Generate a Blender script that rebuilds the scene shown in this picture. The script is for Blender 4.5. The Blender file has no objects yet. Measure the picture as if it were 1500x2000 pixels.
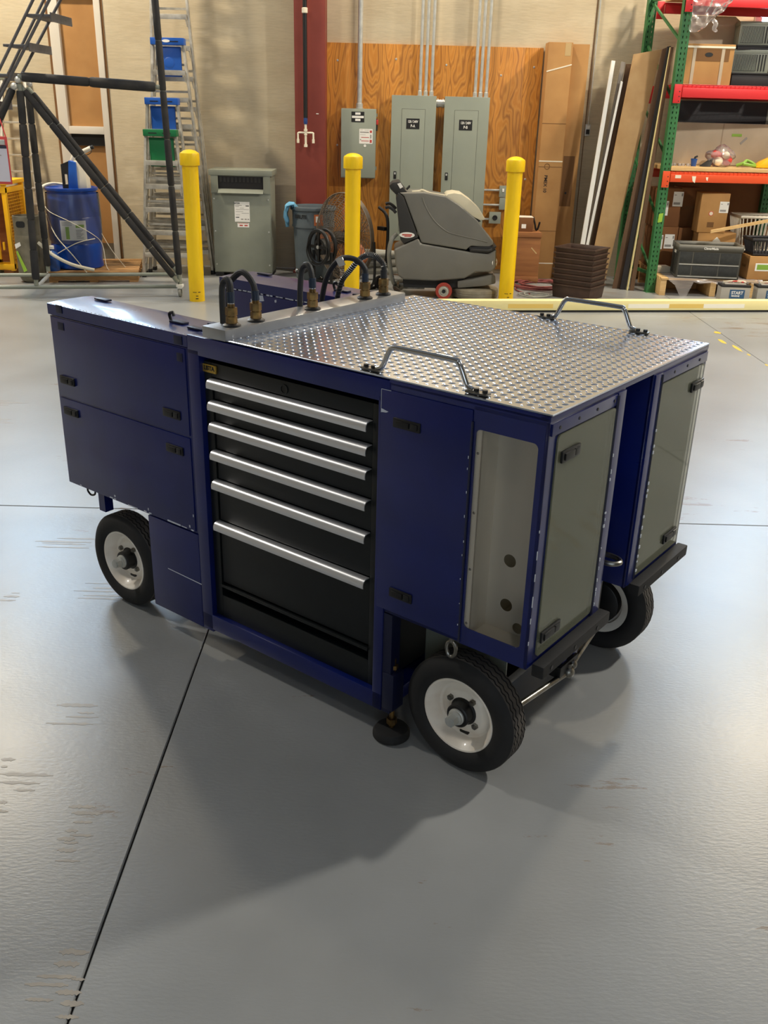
import bpy, bmesh, math, random
from mathutils import Vector, Matrix, Euler
random.seed(7)
SC = bpy.context.scene
COL = SC.collection
PI = math.pi

# ------------------------------------------------------------------ camera
def make_camera():
    pitch, roll, H = -0.4066, -0.0268, 1.967
    cp, sp, cr, sr = math.cos(pitch), math.sin(pitch), math.cos(roll), math.sin(roll)
    R = Vector((1, 0, 0)); U = Vector((0, -sp, cp)); F = Vector((0, cp, sp))
    right = R * cr - U * sr
    up = R * sr + U * cr
    cd = bpy.data.cameras.new('camera')
    cd.sensor_fit = 'HORIZONTAL'; cd.sensor_width = 36.0; cd.lens = 36.0 * 1820.5 / 1500.0
    cd.clip_end = 200
    co = bpy.data.objects.new('camera', cd); COL.objects.link(co)
    M = Matrix.Identity(4)
    for i in range(3):
        M[i][0] = right[i]; M[i][1] = up[i]; M[i][2] = -F[i]
    M[2][3] = H
    co.matrix_world = M
    SC.camera = co
make_camera()

# ------------------------------------------------------------------ world, exposure, big lights
SC.view_settings.view_transform = 'Standard'
SC.view_settings.look = 'None'
SC.view_settings.gamma = 1.0
SC.view_settings.use_curve_mapping = False
SC.view_settings.exposure = -0.55
W = bpy.data.worlds.new('world'); SC.world = W; W.use_nodes = True
W.node_tree.nodes['Background'].inputs[0].default_value = (0.75, 0.85, 1.0, 1)
W.node_tree.nodes['Background'].inputs[1].default_value = 0.3
# high-bay ceiling lamps, then two added ones: (x, y, z, watts, colour)
HIGH_BAYS_AND_FILL = [(-5.2, 10.4, 6.2, 470, (1.0, .86, .64)), (5.2, 10.4, 6.2, 470, (1.0, .85, .62)),
             (6.2, 5.4, 6.2, 850, (1.0, .94, .84)), (-5.8, 5.2, 6.2, 330, (1.0, .94, .84)),
             (0.2, 11.5, 6.4, 230, (1.0, .86, .66)), (0.6, -2.5, 6.4, 40, (1.0, .95, .88))]  # both added out of view: one lifts the back wall, one is weak fill
WINDOW_STRENGTH = 19.0
DOOR_GLASS_STRENGTH = 2.6

# ------------------------------------------------------------------ helpers
def S(r, g, b):
    def f(c):
        c /= 255.0
        return c / 12.92 if c <= 0.04045 else ((c + 0.055) / 1.055) ** 2.4
    return (f(r), f(g), f(b), 1.0)

MATS = {}
def mat(name, col, rough=.5, metal=0.0, col2=None, nscale=6.0, nlo=.35, nhi=.65, stretch=(1, 1, 1), bump=0.0, bscale=60.0,
        coat=0.0, emit=None, estr=0.0, spec=None, rvar=0.0, detail=4.0):
    m = bpy.data.materials.new(name); m.use_nodes = True
    nt = m.node_tree; N = nt.nodes; LK = nt.links
    b = N['Principled BSDF']
    b.inputs['Base Color'].default_value = col
    b.inputs['Roughness'].default_value = rough
    b.inputs['Metallic'].default_value = metal
    if coat: b.inputs['Coat Weight'].default_value = coat; b.inputs['Coat Roughness'].default_value = .08
    if spec is not None: b.inputs['Specular IOR Level'].default_value = spec
    tc = N.new('ShaderNodeTexCoord'); mp = N.new('ShaderNodeMapping')
    mp.inputs['Scale'].default_value = stretch
    LK.new(tc.outputs['Object'], mp.inputs[0])
    if col2 is not None or rvar:
        n = N.new('ShaderNodeTexNoise'); n.inputs['Scale'].default_value = nscale; n.inputs['Detail'].default_value = detail
        LK.new(mp.outputs[0], n.inputs[0])
        r = N.new('ShaderNodeValToRGB'); r.color_ramp.elements[0].position = nlo; r.color_ramp.elements[1].position = nhi
        r.color_ramp.elements[0].color = col; r.color_ramp.elements[1].color = col2 or col
        LK.new(n.outputs[0], r.inputs[0])
        if col2 is not None: LK.new(r.outputs[0], b.inputs['Base Color'])
        if rvar:
            mr = N.new('ShaderNodeMapRange'); mr.inputs[3].default_value = max(0, rough - rvar); mr.inputs[4].default_value = rough + rvar
            LK.new(n.outputs[0], mr.inputs[0]); LK.new(mr.outputs[0], b.inputs['Roughness'])
    if bump:
        n2 = N.new('ShaderNodeTexNoise'); n2.inputs['Scale'].default_value = bscale; n2.inputs['Detail'].default_value = 3
        LK.new(mp.outputs[0], n2.inputs[0])
        bp = N.new('ShaderNodeBump'); bp.inputs['Strength'].default_value = bump; bp.inputs['Distance'].default_value = .01
        LK.new(n2.outputs[0], bp.inputs['Height']); LK.new(bp.outputs[0], b.inputs['Normal'])
    if emit is not None:
        b.inputs['Emission Color'].default_value = emit; b.inputs['Emission Strength'].default_value = estr
    MATS[name] = m
    return m

class MB:
    """collects shapes; build() links them as one mesh object"""
    def __init__(self): self.v = []; self.f = []
    def add(self, vs, fs):
        o = len(self.v); self.v += [tuple(p) for p in vs]; self.f += [tuple(i + o for i in f) for f in fs]; return self
    def box(self, a, b):
        x0, y0, z0 = a; x1, y1, z1 = b
        x0, x1 = min(x0, x1), max(x0, x1); y0, y1 = min(y0, y1), max(y0, y1); z0, z1 = min(z0, z1), max(z0, z1)
        vs = [(x0, y0, z0), (x1, y0, z0), (x1, y1, z0), (x0, y1, z0), (x0, y0, z1), (x1, y0, z1), (x1, y1, z1), (x0, y1, z1)]
        return self.add(vs, [(3, 2, 1, 0), (4, 5, 6, 7), (0, 1, 5, 4), (1, 2, 6, 5), (2, 3, 7, 6), (3, 0, 4, 7)])
    def obox(self, c, size, M=None):
        sx, sy, sz = [s / 2 for s in size]; c = Vector(c)
        vs = []
        for z in (-sz, sz):
            for x, y in ((-sx, -sy), (sx, -sy), (sx, sy), (-sx, sy)):
                p = Vector((x, y, z)); p = M @ p if M else p; vs.append(c + p)
        return self.add(vs, [(3, 2, 1, 0), (4, 5, 6, 7), (0, 1, 5, 4), (1, 2, 6, 5), (2, 3, 7, 6), (3, 0, 4, 7)])
    def hexa(self, q, t):
        """four corners (front face) and a thickness vector"""
        t = Vector(t); a = [Vector(p) for p in q]; vs = a + [p + t for p in a]
        return self.add(vs, [(0, 1, 2, 3), (7, 6, 5, 4), (0, 4, 5, 1), (1, 5, 6, 2), (2, 6, 7, 3), (3, 7, 4, 0)])
    def cyl(self, p0, p1, r, n=20, r2=None):
        p0, p1 = Vector(p0), Vector(p1); d = (p1 - p0).normalized(); r2 = r if r2 is None else r2
        a = d.orthogonal().normalized(); b = d.cross(a)
        vs = []
        for p, rr in ((p0, r), (p1, r2)):
            for i in range(n):
                t = 2 * PI * i / n; vs.append(p + a * (rr * math.cos(t)) + b * (rr * math.sin(t)))
        fs = [(i, (i + 1) % n, n + (i + 1) % n, n + i) for i in range(n)]
        fs += [tuple(range(n - 1, -1, -1)), tuple(range(n, 2 * n))]
        return self.add(vs, fs)
    def tube(self, pts, r, n=10, closed=False, sm=0):
        P = [Vector(p) for p in pts]
        if sm:
            if isinstance(r, (list, tuple)):
                r = [r[i] + (r[i + 1] - r[i]) * j / sm for i in range(len(P) - 1) for j in range(sm)] + [r[-1]]
            P = catmull(P, sm, closed)
        m = len(P); rs = r if isinstance(r, (list, tuple)) else [r] * m
        T = []
        for i in range(m):
            if closed: t = P[(i + 1) % m] - P[i - 1]
            else: t = P[min(i + 1, m - 1)] - P[max(i - 1, 0)]
            T.append(t.normalized() if t.length > 1e-9 else Vector((0, 0, 1)))
        a = T[0].orthogonal().normalized(); vs = []
        for i in range(m):
            a = (a - T[i] * a.dot(T[i]))
            a = a.normalized() if a.length > 1e-6 else T[i].orthogonal().normalized()
            b = T[i].cross(a)
            for k in range(n):
                t = 2 * PI * k / n; vs.append(P[i] + (a * math.cos(t) + b * math.sin(t)) * rs[i])
        fs = []
        for i in range(m if closed else m - 1):
            j = (i + 1) % m
            for k in range(n): fs.append((i * n + k, i * n + (k + 1) % n, j * n + (k + 1) % n, j * n + k))
        if not closed: fs += [tuple(range(n - 1, -1, -1)), tuple(range((m - 1) * n, m * n))]
        return self.add(vs, fs)
    def lathe(self, prof, o=(0, 0, 0), ax='z', n=32, closed=False):
        """prof: (radius, along) pairs round axis through o"""
        o = Vector(o); vs = []; m = len(prof)
        for i in range(n):
            t = 2 * PI * i / n; c, s = math.cos(t), math.sin(t)
            for r, h in prof:
                p = {'z': (r * c, r * s, h), 'y': (r * c, h, r * s), 'x': (h, r * c, r * s)}[ax]
                vs.append(o + Vector(p))
        fs = []
        for i in range(n):
            j = (i + 1) % n
            for k in range(m if closed else m - 1):
                l = (k + 1) % m; fs.append((i * m + k, j * m + k, j * m + l, i * m + l))
        return self.add(vs, fs)
    def prism(self, poly, y0, y1, pl='xz'):
        """polygon in a plane, extruded along the third axis"""
        def P(a, b, c): return {'xz': (a, c, b), 'xy': (a, b, c), 'yz': (c, a, b)}[pl]
        n = len(poly); vs = [P(a, b, y0) for a, b in poly] + [P(a, b, y1) for a, b in poly]
        fs = [tuple(range(n)), tuple(range(2 * n - 1, n - 1, -1))] + [(i, n + i, n + (i + 1) % n, (i + 1) % n) for i in range(n)]
        return self.add(vs, fs)
    def sphere(self, c, r, n=12, sc=(1, 1, 1)):
        prof = [(r * math.sin(PI * i / n) + 1e-5, -r * math.cos(PI * i / n)) for i in range(n + 1)]
        o = len(self.v); self.lathe(prof, (0, 0, 0), 'z', 2 * n)
        for i in range(o, len(self.v)):
            x, y, z = self.v[i]; self.v[i] = (c[0] + x * sc[0], c[1] + y * sc[1], c[2] + z * sc[2])
        return self
    def mesh(self, name, m, smooth=True, bevel=0.0, seg=2, ang=35):
        me = bpy.data.meshes.new(name); me.from_pydata(self.v, [], self.f)
        bm = bmesh.new(); bm.from_mesh(me); bmesh.ops.recalc_face_normals(bm, faces=bm.faces)
        if bevel:
            es = [e for e in bm.edges if len(e.link_faces) == 2 and e.calc_face_angle(0) > math.radians(ang)]
            if es: bmesh.ops.bevel(bm, geom=es, offset=bevel, segments=seg, profile=.6, affect='EDGES', clamp_overlap=True)
        bm.to_mesh(me); bm.free()
        if smooth:
            me.polygons.foreach_set('use_smooth', [True] * len(me.polygons)); me.set_sharp_from_angle(angle=math.radians(ang))
        me.materials.append(MATS[m]); me.update()
        return me
    def build(self, name, m, parent=None, bevel=0.0, smooth=True, loc=(0, 0, 0), rot=(0, 0, 0), seg=2, kind=None, label=None):
        o = bpy.data.objects.new(name, self.mesh(name, m, smooth, bevel, seg)); COL.objects.link(o)
        o.location = loc; o.rotation_euler = rot
        if parent: o.parent = parent
        if kind: o['kind'] = kind
        if label: o['label'] = label
        return o

def catmull(P, k, closed=False):
    out = []; n = len(P); rng = n if closed else n - 1
    for i in range(rng):
        if closed: p0, p1, p2, p3 = P[i - 1], P[i], P[(i + 1) % n], P[(i + 2) % n]
        else: p0, p1, p2, p3 = P[max(i - 1, 0)], P[i], P[i + 1], P[min(i + 2, n - 1)]
        for j in range(k):
            t = j / k
            out.append(.5 * ((2 * p1) + (p2 - p0) * t + (2 * p0 - 5 * p1 + 4 * p2 - p3) * t * t + (3 * p1 - p0 - 3 * p2 + p3) * t ** 3))
    if not closed: out.append(P[-1])
    return out

def thing(name, label, cat, loc=(0, 0, 0), rz=0.0, group=None):
    o = bpy.data.objects.new(name, None); COL.objects.link(o); o.empty_display_size = .1
    o.location = loc; o.rotation_euler = (0, 0, rz); o['label'] = label; o['category'] = cat
    if group: o['group'] = group
    return o
def tag(o, label, cat, group=None):
    o['label'] = label; o['category'] = cat
    if group: o['group'] = group
    return o
def struct(o): o['kind'] = 'structure'; return o
def dup(root, loc=None, rz=None, label=None, group=None):
    def cp(o, par):
        c = o.copy(); COL.objects.link(c); c.parent = par
        for ch in [q for q in list(o.children)]: cp(ch, c)
        return c
    r = cp(root, None)
    if loc is not None: r.location = loc
    if rz is not None: r.rotation_euler = (0, 0, rz)
    if label: r['label'] = label
    if group: r['group'] = group
    return r
def dup_part(o, parent, loc=None, rot=None):
    c = o.copy(); COL.objects.link(c); c.parent = parent
    if loc is not None: c.location = loc
    if rot is not None: c.rotation_euler = rot
    for ch in list(o.children): dup_part(ch, c)
    return c

def rrect(x0, y0, x1, y1, r, n=5):
    out = []
    for cx, cy, a in ((x1 - r, y1 - r, 0), (x0 + r, y1 - r, 90), (x0 + r, y0 + r, 180), (x1 - r, y0 + r, 270)):
        for i in range(n + 1):
            t = math.radians(a + 90 * i / n); out.append((cx + r * math.cos(t), cy + r * math.sin(t)))
    return out
def circ(cx, cy, r, n=20, sy=1.0): return [(cx + r * math.cos(2 * PI * i / n), cy + sy * r * math.sin(2 * PI * i / n)) for i in range(n)]
def plate(name, outer, holes, th, m, parent=None, pl='xz', off=0.0, bevel=0.0, loc=(0, 0, 0), kind=None):
    """flat sheet with real holes; outline in plane pl, thickness th from off"""
    cu = bpy.data.curves.new(name, 'CURVE'); cu.dimensions = '2D'; cu.fill_mode = 'BOTH'; cu.extrude = th / 2; cu.bevel_depth = bevel
    for poly in [outer] + holes:
        s = cu.splines.new('POLY'); s.points.add(len(poly) - 1); s.use_cyclic_u = True
        for p, q in zip(s.points, poly): p.co = (q[0], q[1], 0, 1)
    t = bpy.data.objects.new(name, cu); COL.objects.link(t)
    dg = bpy.context.evaluated_depsgraph_get()
    me = bpy.data.meshes.new_from_object(t.evaluated_get(dg)); bpy.data.objects.remove(t)
    for v in me.vertices:
        a, b, c = v.co; c = c + th / 2 + off
        v.co = {'xz': (a, c, b), 'xy': (a, b, c), 'yz': (c, a, b)}[pl]
    bm = bmesh.new(); bm.from_mesh(me); bmesh.ops.remove_doubles(bm, verts=bm.verts, dist=1e-6)
    bmesh.ops.recalc_face_normals(bm, faces=bm.faces); bm.to_mesh(me); bm.free()
    me.materials.clear(); me.materials.append(MATS[m]); me.name = name
    o = bpy.data.objects.new(name, me); COL.objects.link(o); o.location = loc
    if parent: o.parent = parent
    if kind: o['kind'] = kind
    return o
def text(s, size, m, parent, loc, rot=(PI / 2, 0, 0), name='lettering', ext=.0006, sx=1.0, bold=0.0, align='CENTER'):
    cu = bpy.data.curves.new(name, 'FONT'); cu.body = s; cu.size = size; cu.align_x = align; cu.align_y = 'CENTER'; cu.extrude = ext; cu.offset = bold
    t = bpy.data.objects.new(name, cu); COL.objects.link(t)
    dg = bpy.context.evaluated_depsgraph_get(); me = bpy.data.meshes.new_from_object(t.evaluated_get(dg)); bpy.data.objects.remove(t)
    me.materials.clear(); me.materials.append(MATS[m]); me.name = name
    o = bpy.data.objects.new(name, me); COL.objects.link(o); o.location = loc; o.rotation_euler = rot; o.scale = (sx, 1, 1)
    if parent: o.parent = parent
    return o

# ------------------------------------------------------------------ materials
mat('navy', S(10, 27, 98), .30, col2=S(8, 23, 86), nscale=5, coat=.4, bump=.05, bscale=7, rvar=.06)
mat('navy_dark', S(10, 17, 50), .45)
mat('cab_black', S(8, 14, 16), .42, col2=S(11, 17, 19), nscale=20)
mat('black', S(14, 14, 15), .45)
mat('black_plastic', S(22, 22, 24), .4)
mat('rubber', S(24, 24, 25), .75, col2=S(32, 31, 31), nscale=9, bump=.05)
mat('tread', S(84, 79, 73), .85, col2=S(62, 58, 55), nscale=12)
mat('foam', S(36, 36, 38), .8, col2=S(52, 50, 48), nscale=7, bump=.2, bscale=40)
mat('rim_cream', S(246, 238, 224), .35, col2=S(228, 214, 196), nscale=9, nlo=.5, nhi=.8, coat=.3)
mat('steel', S(150, 148, 142), .32, 1.0, col2=S(110, 106, 98), nscale=25)
mat('chrome', S(205, 205, 205), .12, 1.0)
mat('alu', S(210, 202, 186), .40, .45, col2=S(194, 186, 170), nscale=3, stretch=(1, 1, .15), bump=.02, bscale=30)
mat('bar_metal', S(176, 178, 180), .34, .8, col2=S(158, 160, 163), nscale=5)
mat('dab_yellow', S(206, 178, 60), .5)
mat('alu_handle', S(226, 226, 228), .34, .7)
mat('diamond', S(200, 207, 220), .20, 1.0, col2=S(182, 190, 206), nscale=4, bump=.03, bscale=9)
mat('lug', S(220, 226, 236), .16, 1.0)
mat('brass', S(150, 118, 68), .42, .9, col2=S(96, 78, 50), nscale=30)
mat('sleeve', S(24, 40, 60), .5)
mat('hose_black', S(34, 34, 34), .6)
mat('gold', S(196, 160, 70), .4, .6)
mat('chip', S(200, 205, 215), .5)
mat('yellow', S(246, 204, 6), .42, col2=S(222, 176, 4), nscale=5, stretch=(1, 1, .35), nlo=.45, nhi=.75, bump=.05, bscale=12)
mat('cage_yellow', S(246, 184, 10), .45)
mat('cream_yellow', S(250, 236, 170), .5)
mat('band_white', S(255, 250, 232), .4)
mat('band_yellow', S(240, 205, 110), .5)
mat('elec_grey', S(150, 156, 142), .42, col2=S(142, 149, 137), nscale=2)
mat('elec_grey2', S(140, 144, 130), .45, col2=S(128, 132, 120), nscale=2.5)
mat('galv', S(206, 206, 200), .38, .4, col2=S(186, 187, 182), nscale=14)
mat('lad_alu', S(205, 200, 188), .42, .55, col2=S(178, 172, 160), nscale=12)
mat('white', S(240, 238, 230), .45)
mat('white_frame', S(222, 214, 200), .5)
mat('paper', S(240, 238, 232), .7)
mat('ink', S(24, 24, 26), .6)
mat('ink_grey', S(150, 146, 142), .7)
mat('red_ink', S(190, 70, 60), .6)
mat('card', S(186, 140, 84), .8, col2=S(172, 126, 74), nscale=3, bump=.04, bscale=20)
mat('card_dark', S(128, 84, 46), .85, col2=S(116, 74, 40), nscale=3)
mat('card_seam', S(120, 84, 48), .85)
mat('tape', S(200, 170, 120), .35)
mat('strap_white', S(240, 232, 210), .5)
mat('tan_board', S(196, 160, 112), .75, col2=S(184, 146, 98), nscale=5)
mat('brown_board', S(112, 84, 60), .75, col2=S(98, 72, 50), nscale=6, stretch=(3, 3, .3))
mat('grey_board', S(146, 138, 128), .7)
mat('wood', S(196, 152, 98), .75, col2=S(160, 116, 70), nscale=9, stretch=(1, 12, 12), bump=.1, bscale=30)
mat('pine', S(222, 186, 130), .6, col2=S(206, 166, 108), nscale=8, stretch=(.6, 8, 8))
mat('crate_wood', S(158, 104, 58), .7, col2=S(138, 88, 48), nscale=6, stretch=(.5, 4, 4))
mat('blue_plastic', S(20, 70, 160), .28, col2=S(14, 58, 142), nscale=4)
mat('blue_cap', S(34, 92, 186), .4)
mat('green_cap', S(16, 110, 62), .4)
mat('bottle_blue', S(40, 80, 150), .3)
mat('trash_grey', S(92, 102, 108), .5, col2=S(82, 92, 98), nscale=5)
mat('rag', S(110, 170, 205), .9)
mat('fan_guard', S(112, 100, 86), .5)
mat('fan_orange', S(196, 110, 62), .5)
mat('stair_grey', S(92, 90, 92), .5, col2=S(80, 78, 80), nscale=20)
mat('scrub', S(118, 116, 108), .42, col2=S(110, 108, 101), nscale=3, bump=.03, bscale=120)
mat('scrub_dark', S(44, 43, 42), .6)
mat('scrub_lid', S(206, 198, 172), .45)
mat('scrub_base', S(150, 142, 122), .55, col2=S(128, 120, 102), nscale=8)
mat('wheel_red', S(168, 62, 48), .5)
mat('wheel_grey', S(190, 186, 172), .5)
mat('hose_grey', S(150, 150, 142), .5)
mat('red_hose', S(140, 72, 70), .6, col2=S(120, 60, 58), nscale=20)
mat('bin_brown', S(74, 54, 44), .5, col2=S(64, 46, 38), nscale=10)
mat('rack_green', S(54, 116, 66), .45, col2=S(46, 104, 58), nscale=8)
mat('rack_red', S(214, 44, 48), .42)
mat('rack_orange', S(226, 82, 36), .42)
mat('cushion', S(170, 152, 130), .6, col2=S(158, 140, 118), nscale=4)
mat('col_red', S(140, 62, 50), .55, col2=S(128, 54, 44), nscale=3)
mat('pvc', S(236, 228, 206), .4)
mat('valve_blue', S(40, 70, 130), .4)
mat('tank_grey', S(136, 130, 112), .55, .3, col2=S(112, 106, 90), nscale=7)
mat('lime', S(150, 190, 60), .6)
mat('clip_red', S(196, 70, 70), .4)
mat('clip_sheet', S(206, 204, 216), .3)
mat('clip_dark', S(44, 48, 64), .5)
mat('dark_box', S(34, 32, 36), .6)
mat('bag_red', S(206, 60, 56), .45)
mat('bag_white', S(236, 222, 200), .5)
mat('crate_grey', S(92, 90, 82), .5)
mat('crate_panel', S(42, 44, 44), .55, col2=S(52, 54, 53), nscale=30)
mat('bat_grey', S(168, 164, 156), .45)
mat('bat_blue', S(56, 92, 128), .45)
mat('off_white', S(226, 218, 200), .55)
mat('beige_wrap', S(196, 180, 158), .25, col2=S(184, 168, 146), nscale=3, bump=.06, bscale=6)
mat('green_label', S(132, 172, 64), .6)
mat('lamp_house', S(60, 62, 64), .5)
mat('panel_tan', S(182, 134, 78), .7, col2=S(172, 124, 70), nscale=4)
mat('joint_dark', S(46, 44, 42), .9)
mat('sky_glass', (.6, .78, 1, 1), .2, emit=(.50, .73, 1.0, 1), estr=WINDOW_STRENGTH)
mat('door_glass', (.6, .78, 1, 1), .2, emit=(.72, .86, 1.0, 1), estr=DOOR_GLASS_STRENGTH)
mat('lens', (1, .9, .75, 1), .3, emit=(1, .88, .7, 1), estr=30.0)

def thin_clear(name, tint, gloss=.12, rough=.05, fog=0.0, fogcol=(.8, .8, .8, 1)):
    m = bpy.data.materials.new(name); m.use_nodes = True; nt = m.node_tree; N = nt.nodes; LK = nt.links
    N.remove(N['Principled BSDF']); out = N['Material Output']
    tr = N.new('ShaderNodeBsdfTransparent'); tr.inputs[0].default_value = tint
    gl = N.new('ShaderNodeBsdfGlossy'); gl.inputs['Roughness'].default_value = rough
    lw = N.new('ShaderNodeLayerWeight'); lw.inputs[0].default_value = gloss
    mx = N.new('ShaderNodeMixShader'); LK.new(lw.outputs['Fresnel'], mx.inputs[0]); LK.new(tr.outputs[0], mx.inputs[1]); LK.new(gl.outputs[0], mx.inputs[2])
    last = mx
    if fog:
        df = N.new('ShaderNodeBsdfDiffuse'); df.inputs[0].default_value = fogcol
        m2 = N.new('ShaderNodeMixShader'); m2.inputs[0].default_value = fog
        LK.new(mx.outputs[0], m2.inputs[1]); LK.new(df.outputs[0], m2.inputs[2]); last = m2
    LK.new(last.outputs[0], out.inputs[0]); MATS[name] = m
thin_clear('pod_glass', (.975, .985, .955, 1), .34, .04, .14, S(206, 210, 180))
thin_clear('wrap_film', (.97, .975, .985, 1), .25, .12, .05, S(230, 230, 236))
thin_clear('bag_film', (.95, .95, .96, 1), .28, .2, .22, S(226, 218, 214))

def floor_material():
    m = bpy.data.materials.new('floor_epoxy'); m.use_nodes = True; nt = m.node_tree; N = nt.nodes; LK = nt.links
    b = N['Principled BSDF']; tc = N.new('ShaderNodeTexCoord')
    def noise(scale, stretch=(1, 1, 1), detail=4, rough=.55):
        mp = N.new('ShaderNodeMapping'); mp.inputs['Scale'].default_value = stretch; LK.new(tc.outputs['Object'], mp.inputs[0])
        n = N.new('ShaderNodeTexNoise'); n.inputs['Scale'].default_value = scale; n.inputs['Detail'].default_value = detail; n.inputs['Roughness'].default_value = rough
        LK.new(mp.outputs[0], n.inputs[0]); return n
    base = noise(1.3); r = N.new('ShaderNodeValToRGB')
    r.color_ramp.elements[0].position = .3; r.color_ramp.elements[1].position = .7
    r.color_ramp.elements[0].color = S(136, 138, 138); r.color_ramp.elements[1].color = S(150, 152, 152)
    LK.new(base.outputs[0], r.inputs[0])
    # peeled paint patches and tyre-scrub marks, streaked across the slab
    pk = noise(5.0, (.55, 2.2, 1), 7, .72); big = noise(.8, (1, .6, 1), 2)
    mul = N.new('ShaderNodeMath'); mul.operation = 'MULTIPLY'; LK.new(pk.outputs[0], mul.inputs[0]); LK.new(big.outputs[0], mul.inputs[1])
    th = N.new('ShaderNodeMapRange'); th.inputs[1].default_value = .345; th.inputs[2].default_value = .356; LK.new(mul.outputs[0], th.inputs[0])
    mx = N.new('ShaderNodeMix'); mx.data_type = 'RGBA'; LK.new(th.outputs[0], mx.inputs[0]); LK.new(r.outputs[0], mx.inputs[6])
    mx.inputs[7].default_value = S(128, 118, 108); LK.new(mx.outputs[2], b.inputs['Base Color'])
    ro = N.new('ShaderNodeMapRange'); ro.inputs[3].default_value = .24; ro.inputs[4].default_value = .36; LK.new(base.outputs[0], ro.inputs[0])
    LK.new(ro.outputs[0], b.inputs['Roughness'])
    fine = noise(70, (.6, 1.6, 1), 3); bp = N.new('ShaderNodeBump'); bp.inputs['Strength'].default_value = .16; bp.inputs['Distance'].default_value = .004
    LK.new(fine.outputs[0], bp.inputs['Height']); LK.new(bp.outputs[0], b.inputs['Normal'])
    b.inputs['Specular IOR Level'].default_value = .5
    MATS['floor_epoxy'] = m
floor_material()

def wall_material():
    m = bpy.data.materials.new('wall_concrete'); m.use_nodes = True; nt = m.node_tree; N = nt.nodes; LK = nt.links
    b = N['Principled BSDF']; tc = N.new('ShaderNodeTexCoord')
    def noise(scale, stretch, detail):
        mp = N.new('ShaderNodeMapping'); mp.inputs['Scale'].default_value = stretch; LK.new(tc.outputs['Object'], mp.inputs[0])
        n = N.new('ShaderNodeTexNoise'); n.inputs['Scale'].default_value = scale; n.inputs['Detail'].default_value = detail
        LK.new(mp.outputs[0], n.inputs[0]); return n
    a = noise(1.6, (1, 1, 2.2), 6); r = N.new('ShaderNodeValToRGB'); e = r.color_ramp.elements
    e[0].position = .3; e[1].position = .7; e[0].color = S(196, 180, 150); e[1].color = S(208, 194, 165)
    LK.new(a.outputs[0], r.inputs[0])
    s = noise(26, (.35, 1, 3), 3); mx = N.new('ShaderNodeMix'); mx.data_type = 'RGBA'; mx.blend_type = 'MULTIPLY'; mx.inputs[0].default_value = .22
    r2 = N.new('ShaderNodeValToRGB'); r2.color_ramp.elements[0].position = .35; r2.color_ramp.elements[1].position = .6
    r2.color_ramp.elements[0].color = (.62, .62, .62, 1); r2.color_ramp.elements[1].color = (1, 1, 1, 1)
    LK.new(s.outputs[0], r2.inputs[0]); LK.new(r.outputs[0], mx.inputs[6]); LK.new(r2.outputs[0], mx.inputs[7]); LK.new(mx.outputs[2], b.inputs['Base Color'])
    b.inputs['Roughness'].default_value = .75
    bp = N.new('ShaderNodeBump'); bp.inputs['Strength'].default_value = .12; bp.inputs['Distance'].default_value = .01
    LK.new(s.outputs[0], bp.inputs['Height']); LK.new(bp.outputs[0], b.inputs['Normal'])
    MATS['wall_concrete'] = m
wall_material()

def plywood_material():
    m = bpy.data.materials.new('plywood'); m.use_nodes = True; nt = m.node_tree; N = nt.nodes; LK = nt.links
    b = N['Principled BSDF']; tc = N.new('ShaderNodeTexCoord'); oi = N.new('ShaderNodeObjectInfo')
    ad = N.new('ShaderNodeVectorMath'); ad.operation = 'ADD'; LK.new(tc.outputs['Object'], ad.inputs[0])
    sc = N.new('ShaderNodeVectorMath'); sc.operation = 'SCALE'; sc.inputs[3].default_value = .37; LK.new(oi.outputs['Location'], sc.inputs[0]); LK.new(sc.outputs[0], ad.inputs[1])
    mp = N.new('ShaderNodeMapping'); mp.inputs['Scale'].default_value = (1.0, 1.0, .20); LK.new(ad.outputs[0], mp.inputs[0])
    n = N.new('ShaderNodeTexNoise'); n.inputs['Scale'].default_value = 3.2; n.inputs['Detail'].default_value = 2.5; n.inputs['Distortion'].default_value = .35; LK.new(mp.outputs[0], n.inputs[0])
    k = N.new('ShaderNodeMath'); k.operation = 'MULTIPLY'; k.inputs[1].default_value = 17.0; LK.new(n.outputs[0], k.inputs[0])
    f = N.new('ShaderNodeMath'); f.operation = 'PINGPONG'; f.inputs[1].default_value = .5; LK.new(k.outputs[0], f.inputs[0])
    n2 = N.new('ShaderNodeTexNoise'); n2.inputs['Scale'].default_value = 60; n2.inputs['Detail'].default_value = 2
    mp2 = N.new('ShaderNodeMapping'); mp2.inputs['Scale'].default_value = (1, 1, .05); LK.new(ad.outputs[0], mp2.inputs[0]); LK.new(mp2.outputs[0], n2.inputs[0])
    k2 = N.new('ShaderNodeMath'); k2.operation = 'MULTIPLY_ADD'; k2.inputs[1].default_value = .35; LK.new(n2.outputs[0], k2.inputs[0]); LK.new(f.outputs[0], k2.inputs[2])
    r = N.new('ShaderNodeValToRGB'); e = r.color_ramp.elements
    e[0].position = .16; e[0].color = S(160, 100, 36); e[1].position = .46; e[1].color = S(206, 142, 60)
    x = e.new(.62); x.color = S(196, 128, 46)
    LK.new(k2.outputs[0], r.inputs[0]); LK.new(r.outputs[0], b.inputs['Base Color']); b.inputs['Roughness'].default_value = .5
    MATS['plywood'] = m
plywood_material()
mat('ceiling_paint', S(172, 182, 198), .8)
mat('wall_plain', S(160, 150, 132), .8, col2=S(146, 137, 120), nscale=1.5)
mat('bare_patch', S(158, 150, 138), .38, col2=S(146, 139, 129), nscale=20)

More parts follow.
